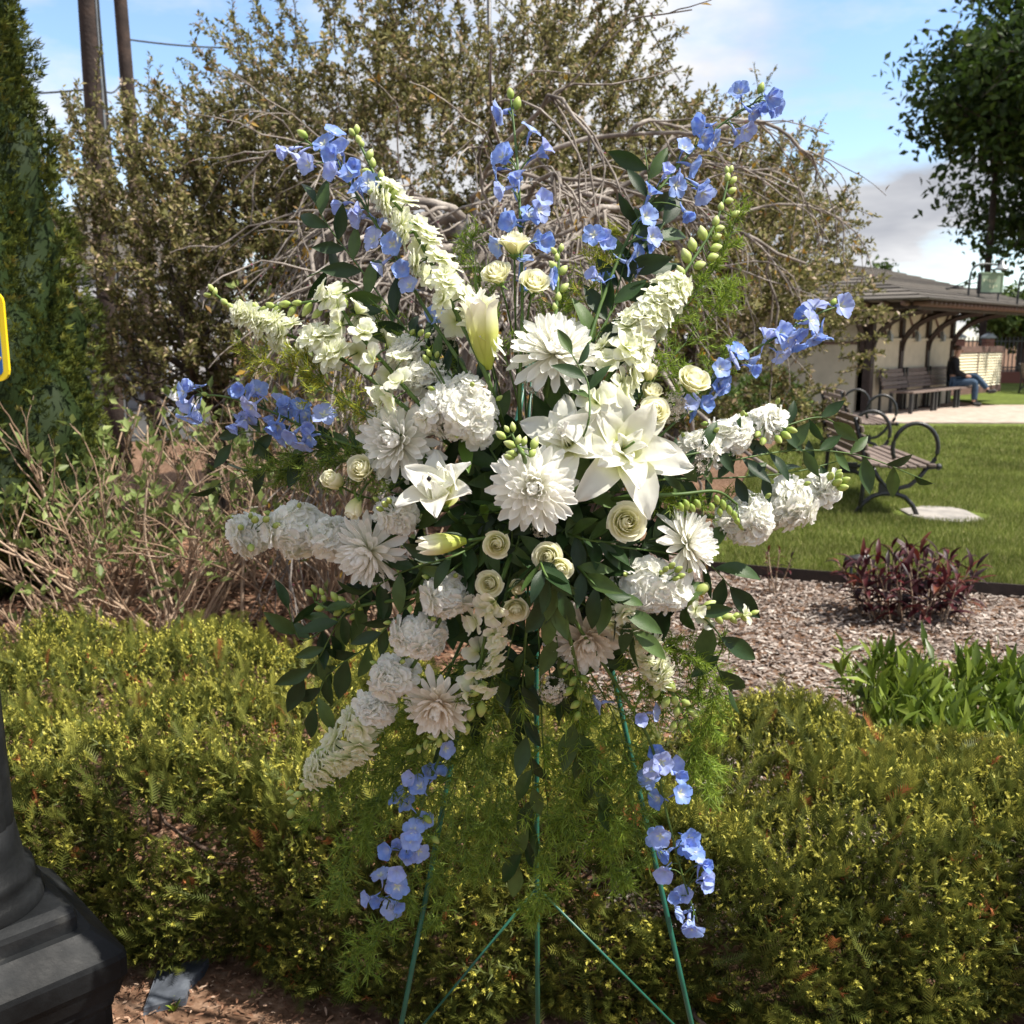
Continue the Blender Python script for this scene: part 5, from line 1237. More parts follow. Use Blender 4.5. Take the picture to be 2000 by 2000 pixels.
delph('upright light blue delphinium spike directly above the topmost rose', [(1015, 800), (1020, 620), (1018, 480), (1012, 340), (1004, 250), (998, 195)],
      [(984, 218), (1036, 258), (1046, 305), (984, 308), (972, 330), (1012, 352), (988, 368), (1058, 392), (1000, 432), (1032, 424), (1056, 472), (978, 478), (1018, 515), (1070, 545), (1024, 552)], [(1010, 202, 30), (997, 183, 26)])
delph('tallest light blue delphinium leaning toward the station with dark leaves on its stem', [(1110, 800), (1175, 590), (1240, 440), (1320, 330), (1400, 250), (1490, 190)],
      [(1446, 182), (1502, 190), (1474, 212), (1496, 205), (1390, 272), (1378, 244), (1438, 262), (1334, 292), (1346, 322), (1298, 342), (1362, 362), (1268, 382), (1318, 362), (1258, 424), (1336, 412), (1188, 482), (1242, 502), (1222, 512), (1168, 542), (1262, 470), (1180, 470)], [(1486, 172, 24)])
delph('light blue delphinium reaching toward the newspaper box', [(1180, 860), (1330, 790), (1440, 705), (1530, 650), (1600, 612), (1645, 596)],
      [(1640, 597), (1590, 602), (1580, 628), (1604, 650), (1552, 645), (1522, 652), (1494, 664), (1522, 692), (1552, 670), (1440, 690), (1466, 716), (1404, 722), (1425, 702), (1404, 745)], [(1628, 590, 20)])
delph('light blue delphinium drooping over the bare shrubs', [(860, 905), (720, 880), (620, 845), (520, 800), (440, 775), (385, 772)],
      [(362, 764), (370, 786), (386, 798), (470, 762), (494, 792), (502, 766), (462, 826), (480, 818), (546, 792), (564, 806), (545, 832), (556, 850), (592, 862), (608, 852), (632, 812), (585, 800)], [(400, 770, 16)])
delph('single blue delphinium floret stem beneath the large cream rose', [(1250, 880), (1330, 815), (1372, 795)], [(1374, 790), (1345, 800), (1402, 748)], (), .03)
delph('light blue delphinium hanging down beside the bench side easel leg', [(1110, 1190), (1200, 1330), (1270, 1450), (1300, 1580), (1330, 1700), (1362, 1800)],
      [(1176, 1372), (1248, 1402), (1272, 1392), (1282, 1468), (1292, 1488), (1268, 1522), (1322, 1512), (1326, 1550), (1288, 1560), (1290, 1632), (1344, 1636), (1306, 1662), (1352, 1664), (1304, 1702), (1366, 1690), (1372, 1726), (1326, 1752), (1336, 1782), (1354, 1808)], (), .01, 24, .1)
delph('light blue delphinium hanging down behind the drooping snapdragon', [(980, 1190), (905, 1380), (850, 1500), (815, 1600), (780, 1700), (755, 1775)],
      [(868, 1462), (852, 1512), (806, 1520), (816, 1545), (798, 1572), (828, 1602), (808, 1622), (800, 1652), (760, 1660), (792, 1672), (776, 1702), (744, 1712), (776, 1730), (742, 1758), (764, 1772)], [(835, 1600, 24), (850, 1640, 22), (800, 1640, 22)], .02, 23, .1)

# --- stock, larkspur, snapdragon: florets packed round an axis
def packed(name, label, cat, group, axis, w0, w1, n, T, fr, buds=(), bud_me=None, dy=0.0, t0=.35, stem_r=.0042, up=.0, front=.55, t1=1.0):
    line = axis_pts(axis, dy, 40); m = len(line)
    root = thing(name, label, cat, line[0], group)
    sh = [tubes(line, stem_r, stem_r * .45, 7)]
    for k in range(n):
        t = t0 + (t1 - t0) * (k + U(0, .8)) / n; i = min(m - 2, int(t * (m - 1))); c = line[i]; d = unit(line[i + 1] - line[i])
        u = (t - t0) / (t1 - t0); w = S(w0 + (w1 - w0) * u, c)
        tocam = unit(np.array((0, 0, CAM_H)) - c); x = unit(np.cross(d, tocam)); y = unit(np.cross(x, d))
        a = k * 2.39996 if RNG.random() > front else U(-1.5, 1.5)
        o = unit(y * math.cos(a) + x * math.sin(a)); f = unit(o + d * (.25 + .5 * u) + np.array((0, 0, up)) + NR(.12, 3))
        s = S(fr * U(.85, 1.15) * (1 - .30 * u), c); p = c + o * max(0, w - s * .35)
        part('floret', T[RNG.integers(len(T))], root, mat4(zframe(f, U(0, 6)), p, s))
        sh.append(tubes(np.array([c, (c + p) / 2 + d * .002, p]), .0013, .0011, 4))
    for b in buds:
        px, py, L = b[:3]; p = P(px, py, dome(px, py) + dy); q = nearest(line[m // 2:], p); dd = p - q
        tip = unit(line[-1] - line[-5]); d = unit(unit(dd + 1e-5) * (.8 if np.linalg.norm(dd) > .004 else .1) + tip * .9); s = S(L, p)
        part('bud', bud_me or BUDR, root, mat4(zframe(d, U(0, 6)), p - d * s * .5, s))
        sh.append(tubes(np.array([q, (q + p - d * s * .5) / 2, p - d * s * .45]), .0012, .0010, 4))
    put('stem', join(sh), root, 'stem')
    return root
def cluster(label, lobes, fr, buds=(), dy=0.0):
    # ruffled stock heads: florets over one or more uneven lobes
    c0 = lobes[0]; root = thing('stock', label, 'flower', at(c0[0], c0[1], dy), 'white stock stems'); sh = []; prev = root_pt(at(c0[0], c0[1]))
    for x, y, rx, ry, n in lobes:
        p0 = at(x, y, dy); f0 = facing(p0, 1.1); X, Yv = S(rx - 13, p0), S(ry - 13, p0); cen = p0 - f0 * Yv * .35
        sh.append(tubes(bez(prev, (prev + cen) / 2 + np.array((0, 0, .008)), cen, 8), .0036, .003, 7)); prev = cen
        ir = U(0, 6)
        for k in range(n):
            z = 1 - 1.42 * (k + .5) / n; a = k * 2.39996 + U(-.25, .25); q = math.sqrt(max(0, 1 - z * z))
            right, up_ = np.array((1.0, 0, 0)), np.array((0, .15, 1.0)); lump = 1 + .12 * math.sin(3 * a + ir) + U(-.07, .07)
            o = (right * math.cos(a) * q * X + up_ * math.sin(a) * q * Yv) * lump + f0 * z * Yv * .8
            f = unit(right * math.cos(a) * q / X * Yv + up_ * math.sin(a) * q + f0 * (z + .25) + NR(.22, 3)); s = S(fr * U(.68, 1.25), p0)
            p = cen + o * U(.9, 1.08)
            part('floret', STOCK[RNG.integers(4)], root, mat4(zframe(f, U(0, 6)), p - f * s * .35, s))
            if k % 6 == 3:
                bl = S(17, p0); part('bud', BUDG, root, mat4(zframe(f), p + o * .04 + np.array((0, 0, .5)) * s, bl))
            sh.append(tubes(np.array([cen, (cen + p) / 2, p - f * s * .3]), .0013, .0011, 4))
    for px, py, L in buds:
        p = P(px, py, dome(px, py) + dy - .03); d = unit(p - prev); s = S(L, p)
        part('bud', BUDG, root, mat4(zframe(d, U(0, 6)), p - d * s * .5, s)); sh.append(tubes(np.array([prev, (prev + p) / 2, p - d * s * .4]), .0012, .001, 4))
    put('stem', join(sh), root, 'stem')
SG, LG, NG = 'white stock stems', 'white larkspur stems', 'white snapdragon stems'
cluster('round ruffled white stock head above the folded lily', [(895, 800, 82, 68, 27)], 36, [(832, 702, 22), (846, 712, 18), (838, 690, 18)], -.03)
cluster('upper ruffled white stock stem between chrysanthemum and snapdragon', [(835, 735, 46, 36, 10), (790, 690, 36, 34, 8)], 33, [(822, 650, 20), (835, 655, 18)], .0)
cluster('white stock stem stretched out toward the bare thicket', [(640, 1050, 48, 48, 11), (570, 1035, 62, 62, 18), (478, 1045, 44, 50, 12)], 33, [(498, 1015, 26), (520, 1014, 24), (490, 1070, 26), (540, 1026, 24), (470, 1030, 22)], .0)
cluster('white stock stem reaching over the far park bench', [(1370, 880, 48, 44, 11), (1430, 850, 48, 42, 11), (1500, 825, 44, 36, 11)], 31, [(1490, 862, 24), (1535, 850, 26), (1546, 840, 24), (1480, 848, 22), (1520, 858, 24)], .0)
cluster('outermost large white stock head in front of the lawn', [(1465, 1015, 62, 52, 16), (1545, 985, 60, 56, 17), (1615, 955, 32, 34, 7)], 35, [(1635, 942, 28), (1645, 952, 28), (1622, 930, 26), (1650, 938, 24), (1638, 930, 24)], .0)
cluster('round white stock cluster beside the green snapdragon tip', [(1268, 1152, 80, 62, 27)], 36, [(1312, 1105, 22), (1325, 1112, 22), (1300, 1112, 20), (1330, 1125, 20), (1320, 1130, 18)], -.03)
cluster('long white stock stem running down beside the blush chrysanthemum', [(868, 1165, 50, 50, 14), (815, 1245, 60, 52, 16), (765, 1325, 48, 46, 13), (730, 1385, 40, 36, 9)], 33, (), -.03)
cluster('small ruffled white stock tip between the folded lily and the drooping chrysanthemum', [(775, 1005, 46, 40, 12)], 30, [(752, 985, 22), (742, 994, 20), (760, 978, 20)], -.02)
packed('larkspur', 'tall dense white larkspur spike beside the arching delphinium', 'flower', LG, [(960, 760), (890, 610), (840, 510), (790, 420), (745, 365), (712, 300), (694, 262)], 48, 22, 34, LARK, 37,
       [(688, 258, 22), (697, 252, 22), (700, 272, 22), (706, 280, 20), (722, 302, 26), (728, 318, 24), (716, 335, 24), (744, 342, 24), (728, 376, 26), (762, 366, 30), (770, 378, 26)], BUDR, -.01, .22, t1=.74)
packed('larkspur', 'white larkspur leaning over the thicket with a curled bud tip', 'flower', LG, [(820, 820), (690, 715), (600, 670), (530, 640), (460, 605), (415, 570)], 50, 18, 26, LARK, 35,
       [(412, 562, 20), (405, 576, 20), (420, 570, 18), (438, 590, 22), (450, 598, 20), (470, 596, 26), (480, 622, 24), (500, 600, 22)], BUDR, .0, .36, t1=.84)
packed('larkspur', 'white larkspur with a long tip of green buds beside the feathery fern', 'flower', LG, [(1150, 800), (1235, 660), (1300, 580), (1345, 520), (1400, 430), (1425, 340)], 52, 26, 20, LARK, 38,
       [(1420, 332, 18), (1428, 330, 18), (1421, 346, 22), (1432, 352, 22), (1430, 372, 22), (1424, 392, 22), (1408, 404, 22), (1436, 418, 24), (1398, 432, 26), (1405, 446, 24), (1372, 456, 34), (1400, 462, 24), (1398, 484, 30), (1352, 478, 32), (1340, 500, 34), (1392, 502, 28), (1366, 518, 30), (1330, 530, 28)], BUDR, .0, .26, t1=.62)
packed('larkspur', 'white larkspur hanging with pale buds over the feathery fern', 'flower', LG, [(1170, 1140), (1240, 1225), (1290, 1310), (1330, 1385), (1352, 1430)], 48, 22, 20, LARK, 36,
       [(1262, 1318, 26), (1295, 1325, 34), (1310, 1340, 34), (1282, 1352, 28), (1318, 1368, 28), (1300, 1372, 30), (1340, 1372, 24), (1322, 1390, 26), (1350, 1390, 22), (1334, 1412, 26), (1356, 1396, 20), (1315, 1418, 24)], BUDR, .0, .28, t1=.66)
packed('larkspur', 'lowest white larkspur ending in pale buds against the hedge', 'flower', LG, [(880, 1180), (800, 1310), (730, 1400), (660, 1475), (610, 1520), (568, 1590)], 48, 24, 26, LARK, 37,
       [(628, 1470, 30), (606, 1504, 34), (620, 1520, 34), (594, 1535, 28), (582, 1552, 24), (570, 1560, 22), (566, 1548, 20), (568, 1590, 28), (575, 1566, 20)], BUDR, .0, .52, t1=.84)
packed('larkspur', 'upright spike of green larkspur buds beside the topmost roses', 'flower', LG, [(1070, 760), (1085, 620), (1090, 540), (1092, 485)], 14, 8, 0, LARK, 20,
       [(1082, 490, 20), (1096, 484, 20), (1088, 502, 20), (1080, 518, 24), (1100, 528, 28), (1086, 545, 22), (1102, 562, 26), (1090, 580, 24), (1084, 600, 20)], BUDR, .01, .3)
packed('larkspur', 'loose sprig of green buds in the centre above the spidery chrysanthemum', 'flower', LG, [(1025, 900), (1010, 870), (1000, 848)], 14, 8, 0, LARK, 20,
       [(1002, 834, 22), (990, 838, 18), (978, 850, 26), (996, 868, 28), (1012, 860, 24), (1024, 862, 22), (1044, 866, 30), (1000, 886, 26), (1040, 884, 26), (994, 892, 24), (1018, 880, 22)], BUDR, -.07, .3)
packed('larkspur', 'sprig of green buds among dark leaves above the hedge', 'flower', LG, [(840, 1150), (720, 1180), (650, 1190), (615, 1175)], 14, 8, 0, LARK, 20,
       [(604, 1158, 20), (614, 1150, 20), (628, 1156, 18), (632, 1168, 18), (654, 1166, 26), (668, 1172, 22), (624, 1188, 24), (660, 1196, 26), (676, 1190, 24), (650, 1214, 26), (690, 1205, 22), (700, 1186, 22), (672, 1228, 22)], BUDG, .0, .3)
packed('larkspur', 'hanging sprig of pale green buds beside the small blue floret', 'flower', LG, [(1100, 1200), (1125, 1300), (1135, 1360), (1130, 1400)], 14, 8, 0, LARK, 20,
       [(1100, 1300, 18), (1112, 1304, 18), (1104, 1312, 16), (1120, 1330, 26), (1140, 1326, 24), (1110, 1350, 28), (1134, 1356, 30), (1146, 1364, 26), (1124, 1376, 26), (1128, 1398, 24)], BUDG, .0, .3)
packed('snapdragon', 'white snapdragon bending over the thicket with a long green bud tip', 'flower', NG, [(830, 800), (760, 720), (690, 640), (650, 590), (560, 596), (486, 606)], 46, 28, 17, SNAP, 42,
       [(656, 582, 44), (672, 590, 30), (625, 580, 24), (600, 604, 34), (580, 592, 26), (570, 608, 28), (556, 594, 30), (540, 606, 28), (528, 596, 24), (515, 604, 24), (498, 598, 24), (488, 608, 20), (620, 612, 30)], BUDW, .0, .22, t1=.72)
packed('snapdragon', 'white snapdragon with green bud crown beside dark glossy leaves', 'flower', NG, [(1130, 850), (1190, 740), (1235, 670), (1275, 620), (1305, 590)], 48, 30, 21, SNAP, 44,
       [(1262, 590, 44), (1296, 584, 26), (1312, 580, 24), (1322, 592, 22), (1306, 600, 22), (1290, 604, 24), (1328, 580, 18), (1318, 570, 18)], BUDW, .0, .28)
packed('snapdragon', 'drooping white snapdragon whose bud tip curls under the blush chrysanthemum', 'flower', NG, [(985, 1120), (955, 1210), (940, 1290), (930, 1350), (880, 1425), (800, 1468)], 40, 26, 17, SNAP, 40,
       [(928, 1352, 34), (944, 1340, 30), (920, 1395, 36), (900, 1410, 30), (912, 1424, 30), (884, 1420, 30), (870, 1436, 28), (858, 1450, 26), (846, 1440, 24), (832, 1454, 24), (818, 1462, 22), (802, 1468, 22), (940, 1385, 40)], BUDW, -.01, .22, t1=.70)
packed('snapdragon', 'snapdragon with mostly green buds beside the round stock cluster', 'flower', NG, [(1200, 1150), (1330, 1180), (1400, 1205), (1470, 1198)], 20, 10, 3, SNAP, 28,
       [(1372, 1150, 44), (1352, 1178, 36), (1366, 1190, 36), (1384, 1182, 34), (1380, 1200, 34), (1398, 1196, 30), (1404, 1210, 28), (1420, 1204, 28), (1432, 1210, 26), (1440, 1202, 24), (1452, 1206, 22), (1462, 1200, 20), (1474, 1196, 20)], BUDW, .0, .45)

# --- lacy statice clusters
STAT = weld([turn(petal(1, .6, 2, 2, [(0, .05), (.6, 1), (1, .3)], .7, -.5, .2), rotz(k * 1.2566)) for k in range(5)])
def statice(px, py, r, label, dy=0.0):
    p = at(px, py, dy); R0 = S(r, p); f = facing(p, .4); root = thing('statice', label, 'flower', p, 'lacy cream statice clusters')
    n = 150; d = unit(NR(1, n, 3) + f * .9); pos = p + d * R0 * U(.6, 1.0, n)[:, None] * np.array((1, .7, 1))
    put('florets', scatter(STAT, pos, frames(d, U(0, 6, n)) @ rotx(-math.pi / 2), R0 * .16 * U(.7, 1.2, n)), root, 'statice', True, True)
    k = 16; put('branchlets', tubes(np.stack([np.tile(p - f * R0 * .9, (k, 1)), (pos[:k] + p - f * R0 * .5) / 2, pos[:k]], 1), .0008, .0006, 4), root, 'stem', True, True)
    stem_to(root, p - f * R0 * .85, f, .002)
statice(1045, 742, 34, 'lacy cream statice under the large top chrysanthemum', .02)
statice(1312, 800, 34, 'lacy cream statice beside the swirled rose')
statice(1352, 905, 40, 'lacy cream statice behind the tip of the open lily', .01)
statice(1078, 1345, 32, 'pinkish lacy statice hanging over the fern', .01)
statice(870, 660, 30, 'lacy white statice beside the upright lily bud', .05)
statice(1060, 1030, 24, 'small lacy statice below the spidery chrysanthemum', .03)

# --- dark glossy ruscus sprays
RUS = [mesh('leaf', *petal(1, w, 7, 4, [(0, .06), (.12, .45), (.38, 1), (.65, .85), (.87, .38), (1, .02)], b0, bd, cu, 0, 2, .12, 0, tw), 'ruscus') for w, b0, bd, cu, tw in ((.38, .15, -.5, .15, 0), (.42, -.1, .45, .2, .2), (.34, .2, -.9, .1, -.3), (.40, 0, .1, .25, .3))]
def ruscus(label, pts, L=72, gap=30, dy=.02, spread=.75, name='ruscus_spray', droop=0.0, skip=.30, group='dark glossy ruscus sprays'):
    line = axis_pts(pts, dy, 44); root = thing(name, label, 'foliage', line[0], group)
    put('stem', tubes(line, .0022, .0010, 6), root, 'stem')
    seg = np.linalg.norm(np.diff(line, axis=0), axis=1); cum = np.concatenate(([0], np.cumsum(seg))); tot = cum[-1]; g = S(gap, line[-1]); s = tot * skip; k = 0
    while s < tot:
        i = min(len(line) - 2, int(np.searchsorted(cum, s)) - 1); p = line[i]; d = unit(line[i + 1] - line[i])
        tocam = unit(np.array((0, 0, CAM_H)) - p); x = unit(np.cross(d, tocam)); side = 1 if k % 2 else -1
        a = spread * U(.7, 1.3); last = s + g >= tot
        dd = unit(d * math.cos(a) + (x * side * math.sin(a) + tocam * U(-.35, .45)) * (0 if last else 1) + np.array((0, 0, -droop)))
        # blade mostly turned to the viewer
        y = dd; z = unit(tocam + NR(.45, 3)); z = unit(z - y * (z @ y)); R = np.stack((np.cross(y, z), y, z), -1)
        part('leaf', RUS[RNG.integers(4)], root, mat4(R, p, S(L, p) * U(.78, 1.15)))
        s += g * U(.8, 1.2); k += 1
    return root
ruscus('dark leaf spray rising among the delphinium and thicket side larkspur', [(900, 760), (790, 640), (700, 520), (640, 440), (605, 375)], 74, 34)
ruscus('dark leaf spray below the thicket side larkspur', [(900, 780), (820, 690), (740, 600), (655, 530), (600, 540)], 70, 34)
ruscus('dark leaf spray with broad leaves climbing the tallest delphinium', [(1100, 800), (1180, 640), (1225, 500), (1265, 380), (1260, 290)], 88, 34)
ruscus('broad dark leaf spray between the topmost roses and white snapdragon', [(1100, 820), (1150, 690), (1200, 600), (1250, 520), (1300, 430)], 92, 36)
ruscus('three pointed leaves lying across the large top chrysanthemum', [(1140, 850), (1150, 760), (1130, 715), (1110, 680)], 66, 24, -.06, .9, skip=.80)
ruscus('long thin leaf spray reaching past the outermost stock over the lawn', [(1250, 930), (1400, 905), (1550, 880), (1680, 890), (1800, 935)], 66, 36, .0, .8, droop=.15)
ruscus('leaf spray with arching leaves over the park bench', [(1300, 900), (1430, 870), (1540, 830), (1600, 815), (1640, 830)], 64, 34, .0, .9, droop=.1)
ruscus('shiny leaf spray hanging between the two bench side stock heads', [(1270, 940), (1380, 935), (1480, 930), (1560, 920), (1640, 900)], 60, 34, .01, 1.1, droop=.5)
ruscus('dark leaf spray stretched toward the thicket below the drooping delphinium', [(880, 950), (740, 900), (620, 880), (500, 920), (410, 955)], 68, 40)
ruscus('dark leaf spray under the blue florets on the thicket side', [(880, 930), (700, 880), (560, 850), (470, 845), (450, 870)], 62, 40)
ruscus('heavy dark leaf spray over the hedge beside the stock tip', [(880, 1090), (760, 1160), (660, 1210), (590, 1250), (560, 1180)], 76, 28)
ruscus('drooping broad dark leaves hanging over the hedge', [(900, 1100), (800, 1180), (720, 1260), (640, 1320), (610, 1400)], 84, 28, .0, .7, droop=.25)
ruscus('dark leaf spray curling below the bare thicket side stock', [(900, 1080), (780, 1120), (680, 1190), (620, 1290), (590, 1330)], 78, 30, -.01, .8, droop=.2)
ruscus('shaded leaf spray lying beneath the drooping white chrysanthemum', [(930, 1060), (850, 1090), (760, 1110), (690, 1140)], 78, 26)
ruscus('cluster of dark leaves hanging in front of the blush centred chrysanthemum', [(1060, 1110), (1085, 1150), (1080, 1180), (1075, 1200)], 92, 14, -.08, .7, skip=.6, droop=.6)
ruscus('pair of dark oval leaves hanging before the bench side larkspur', [(1150, 1130), (1205, 1180), (1230, 1220), (1240, 1260)], 86, 22, -.05, .8, skip=.5, droop=.45)
ruscus('broad dark leaves behind the round stock cluster', [(1180, 1060), (1300, 1080), (1380, 1100), (1430, 1150)], 92, 26)
ruscus('trailing dark leaf spray ending in two pointed leaves above the mulch', [(1210, 1130), (1350, 1190), (1410, 1250), (1400, 1300), (1430, 1350)], 90, 40, .0, .7, droop=.2)
ruscus('broad leaves hiding the stem of the side facing chrysanthemum', [(1130, 1050), (1230, 1060), (1310, 1050), (1340, 1090)], 80, 24, .02)
ruscus('long shaded leaf spray hanging down along the middle easel leg', [(1030, 1200), (1020, 1380), (1040, 1500), (1035, 1600), (1010, 1700)], 86, 34, .03, .5, droop=.4)
ruscus('shaded leaf spray hanging between the easel legs behind pale buds', [(1080, 1200), (1100, 1350), (1130, 1440), (1150, 1520), (1175, 1580)], 92, 32, .04, .5, droop=.4)
ruscus('short shaded leaf spray under the rose trio', [(990, 1150), (960, 1250), (1000, 1340), (1010, 1430)], 84, 30, .05, .6, droop=.4)
fill = [(1060, 1290), (1180, 1300), (950, 1320), (1230, 1270), (930, 830), (1090, 800), (1180, 930), (900, 1010), (1120, 1010), (980, 960), (1060, 870), (1290, 960), (840, 1110), (1140, 1120), (930, 740), (1240, 840), (870, 1180), (1000, 1090), (1300, 1010), (760, 960)]
words_ = ['above the pinkish statice', 'beside the small blue floret', 'behind the drooping snapdragon stem', 'under the bench side larkspur', 'behind the lily bud stem', 'under the top statice', 'below the large lily', 'beneath the folded lily', 'above the widest rose', 'behind the spidery chrysanthemum', 'between the two lilies', 'beside the drooping green bud fronds', 'over the long stock stem', 'above the blush centred chrysanthemum', 'under the upright lily bud', 'behind the swirled rose', 'beside the long stock stem base', 'around the sepalled rose', 'behind the side facing chrysanthemum', 'between the two thicket side chrysanthemums']
for (x, y), w in zip(fill, words_):
    a = U(0, 6.28); dx, dyy = math.cos(a), math.sin(a)
    ruscus('deep green filler leaves ' + w, [((x + CX) / 2, (y + CY) / 2), (x, y), (x + 70 * dx, y + 70 * dyy), (x + 130 * dx, y + 130 * dyy)], 88, 24, .07, .9, skip=.25)

# --- feathery asparagus fern
NEED = (np.array(((-.05, 0, 0), (.05, 0, 0), (.02, 1, .1))), [np.array(((0, 1, 2),))], np.array(((0, 0, 0), (0, 0, 0), (1, 0, 0.))))
def fernspray(label, pts, w=46, nb=46, nn=1500, m='fern', dy=.02, t0=.35, nl=18, grav=0.0):
    line = axis_pts(pts, dy, 30); root = thing('asparagus_fern', label, 'foliage', line[0], 'feathery asparagus fern fronds')
    L = S(w, line[-1]); L2 = split(line[None], nb, t0, .99, .85, L, 6, .12, grav, 0, (.6, 1.2)); L3 = split(L2, nb * 2, .2, 1, .7, L * .45, 4, .12, grav)
    put('stem', join([tubes(line, .0018, .0007, 5, False), tubes(L2, .0007, .0004, 3, False), tubes(L3, .0005, .0003, 3, False)]), root, 'stem', True, True)
    def nd(PL, n):
        i = RNG.integers(0, len(PL), n); t = np.round(U(.02, 1, n) * 9) / 9
        p, d = along(PL, i, t); dd = unit(d * .75 + unit(NR(1, n, 3)) * .85)
        return scatter(NEED, p, frames(dd, U(0, 6, n)), S(nl, line[-1]) * U(.7, 1.25, n), b=RNG.beta(2, 2, n))
    put('needles', join([nd(L2, nn), nd(L3, nn), nd(line[None, 10:], nn // 8)]), root, m, True, True)
fernspray('golden feathery fern below the curled larkspur tip', [(800, 860), (660, 770), (560, 720), (480, 690)], 78, 32, 650, 'fern_gold', -.01)
fernspray('golden feathery fern above the thicket side blue florets', [(800, 860), (680, 790), (620, 730), (590, 680)], 78, 32, 650, 'fern_gold', -.01)
fernspray('fine green fern under the drooping delphinium', [(850, 930), (720, 900), (600, 910), (480, 930)], 78, 36, 850, 'fern_dark')
fernspray('fine dark fern beside the pale cream rose bud', [(870, 930), (720, 920), (620, 880), (560, 930)], 78, 36, 750, 'fern_dark')
fernspray('feathery fern standing beside the green larkspur bud tip', [(1200, 780), (1330, 610), (1410, 500), (1450, 380)], 57, 40, 750, 'fern')
fernspray('feathery fern between the larkspur and the reaching delphinium', [(1200, 800), (1320, 690), (1390, 610), (1430, 560)], 72, 36, 750, 'fern')
fernspray('pale fern tuft behind the dark broad leaves', [(1100, 780), (1150, 620), (1165, 520), (1180, 450)], 70, 32, 600, 'fern_gold', .04)
fernspray('fern tuft rising behind the topmost roses', [(1010, 780), (960, 620), (930, 540), (920, 460)], 65, 32, 600, 'fern', .04)
fernspray('fern among the stems below the topmost roses', [(1030, 800), (1060, 700), (1080, 640), (1110, 560)], 72, 32, 700, 'fern', .05)
fernspray('fern above the thicket side dark leaves', [(930, 800), (830, 700), (760, 640), (700, 600)], 72, 32, 650, 'fern', .04)
fernspray('fern under the large cream rose', [(1200, 860), (1300, 790), (1390, 720), (1420, 680)], 72, 32, 700, 'fern', .04)
fernspray('fine fern mat between the lily and outermost stock', [(1230, 960), (1320, 985), (1400, 985), (1460, 990)], 59, 32, 700, 'fern', .03)
long = [((1000, 1200), (930, 1420), (860, 1600), (780, 1750), (690, 1920), 'longest fern frond trailing down toward the ground'),
        ((960, 1200), (850, 1420), (760, 1560), (690, 1650), (660, 1760), 'wide fern frond hanging beside the hanging blue delphinium'),
        ((960, 1200), (800, 1380), (700, 1490), (640, 1540), (620, 1600), 'fern frond spreading behind the lowest larkspur'),
        ((1010, 1200), (960, 1400), (920, 1550), (890, 1680), (860, 1800), 'fern frond hanging in front of the thicket side easel leg'),
        ((1030, 1200), (1000, 1420), (970, 1560), (960, 1640), (940, 1700), 'fern frond filling the gap left of the middle leg'),
        ((1050, 1200), (1060, 1450), (1070, 1600), (1060, 1700), (1055, 1780), 'fern frond along the middle easel leg'),
        ((1080, 1200), (1130, 1400), (1170, 1550), (1190, 1650), (1210, 1740), 'fern frond between middle leg and bench side leg'),
        ((1090, 1200), (1200, 1400), (1230, 1520), (1240, 1600), (1245, 1700), 'fern frond hanging beside the bench side easel leg'),
        ((1110, 1180), (1260, 1300), (1340, 1400), (1370, 1480), (1375, 1560), 'bright fern frond hanging beside the pale larkspur buds'),
        ((1110, 1160), (1270, 1240), (1350, 1290), (1390, 1350), (1385, 1430), 'bright fern frond above the mulch side of the hedge'),
        ((980, 1180), (880, 1340), (820, 1450), (760, 1520), (720, 1600), 'fern frond behind the curled snapdragon tip'),
        ((1070, 1190), (1110, 1320), (1120, 1450), (1120, 1560), (1110, 1660), 'fern frond veiling the shaded hanging leaves')]
for a, b, c, d, e, l in long: fernspray(l, [a, b, c, d, e], 84, 50, 1350, 'fern' if 'bright' in l or 'along' in l or 'between' in l else 'fern_dark', .05, .30, 22, -.03)
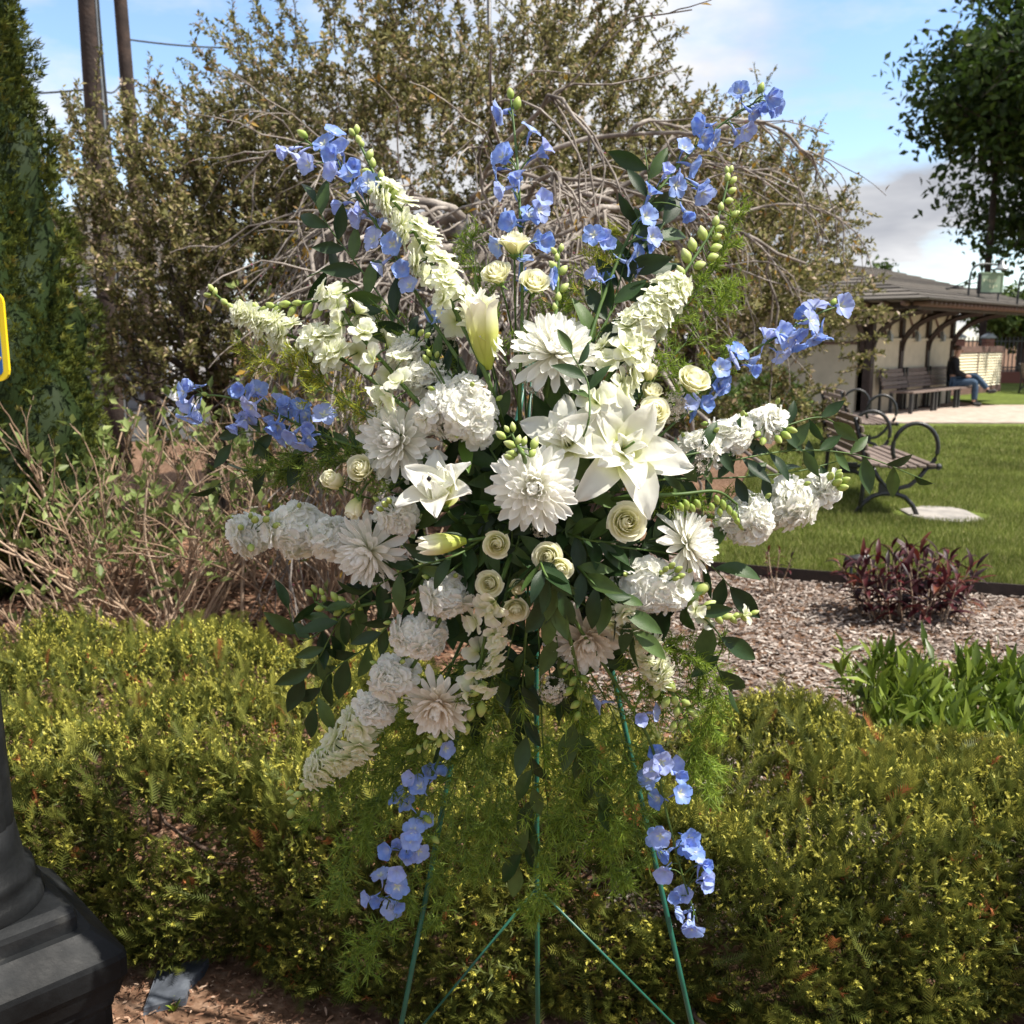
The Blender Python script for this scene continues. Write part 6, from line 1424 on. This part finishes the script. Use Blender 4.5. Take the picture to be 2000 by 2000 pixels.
# green bud fronds between lily and outer stock
packed('larkspur', 'nodding frond of young green buds between the lily and outermost stock', 'flower', LG, [(1240, 970), (1330, 965), (1400, 960), (1440, 985)], 14, 8, 0, LARK, 20,
       [(1340, 985, 24), (1352, 992, 22), (1330, 990, 22), (1362, 984, 24), (1400, 976, 22), (1412, 986, 24), (1424, 996, 22), (1434, 1006, 22), (1440, 1018, 20), (1406, 1000, 20), (1390, 990, 20), (1448, 1028, 20)], BUDG, -.01, .3)

# --- foam and easel
easel_top = P(1045, 640, 1.97)
fo = thing('foam_cage', 'dark green floral foam cage hidden behind the flowers on the easel', 'flower holder', CORE)
put('foam_block', box(CORE, (.22, .13, .26), None, .02), fo, 'foam', False)
for z in (-.08, 0, .08): put('cage_wire', box(CORE + np.array((0, 0, z)), (.228, .138, .004)), fo, 'easel_green', False)
ez = thing('flower_easel', 'green wire tripod easel carrying the flower spray', 'easel', (easel_top[0], easel_top[1] - .1, 0))
def to_ground(a, b):
    a, b = np.array(a), np.array(b); t = (a[2] + .005) / (a[2] - b[2]); return a + (b - a) * t
legs = []
for (x, y, Y) in ((783, 2005, 1.78), (1352, 2005, 1.78), (1050, 2005, 1.90)):
    e = to_ground(easel_top, P(x, y, Y)); legs.append(e)
    put('leg', tubes(np.array([easel_top + (e - easel_top) * u for u in np.linspace(0, 1, 5)]),   .0052, .0052, 8), ez, 'easel_green')
def on(e, py):                            # point on a leg at that photo row
    best = min((abs(1000 - FPX * (((q := easel_top + (e - easel_top) * u)[2] - CAM_H) * CP + q[1] * SP) / (q[1] * CP - (q[2] - CAM_H) * SP) - py), u) for u in np.linspace(0, 1, 400))
    return easel_top + (e - easel_top) * best[1]
hub = on(legs[2], 1732)
for e in legs[:2]:
    px_end = to_ground(hub, P(825 if e is legs[0] else 1318, 2003, 1.93)); 
    put('brace', tubes(np.array([hub, (hub + px_end) / 2, px_end]), .0028, .0028, 6), ez, 'easel_green')
put('shelf_bar', tubes(np.array([on(legs[0], 1160), on(legs[1], 1160)]), .0055, .0055, 8), ez, 'easel_green')
put('holder', tubes(np.array([easel_top, CORE + np.array((0, .07, .12)), CORE + np.array((0, .07, -.12)), (on(legs[0], 1160) + on(legs[1], 1160)) / 2]), .004, .004, 6), ez, 'easel_green')
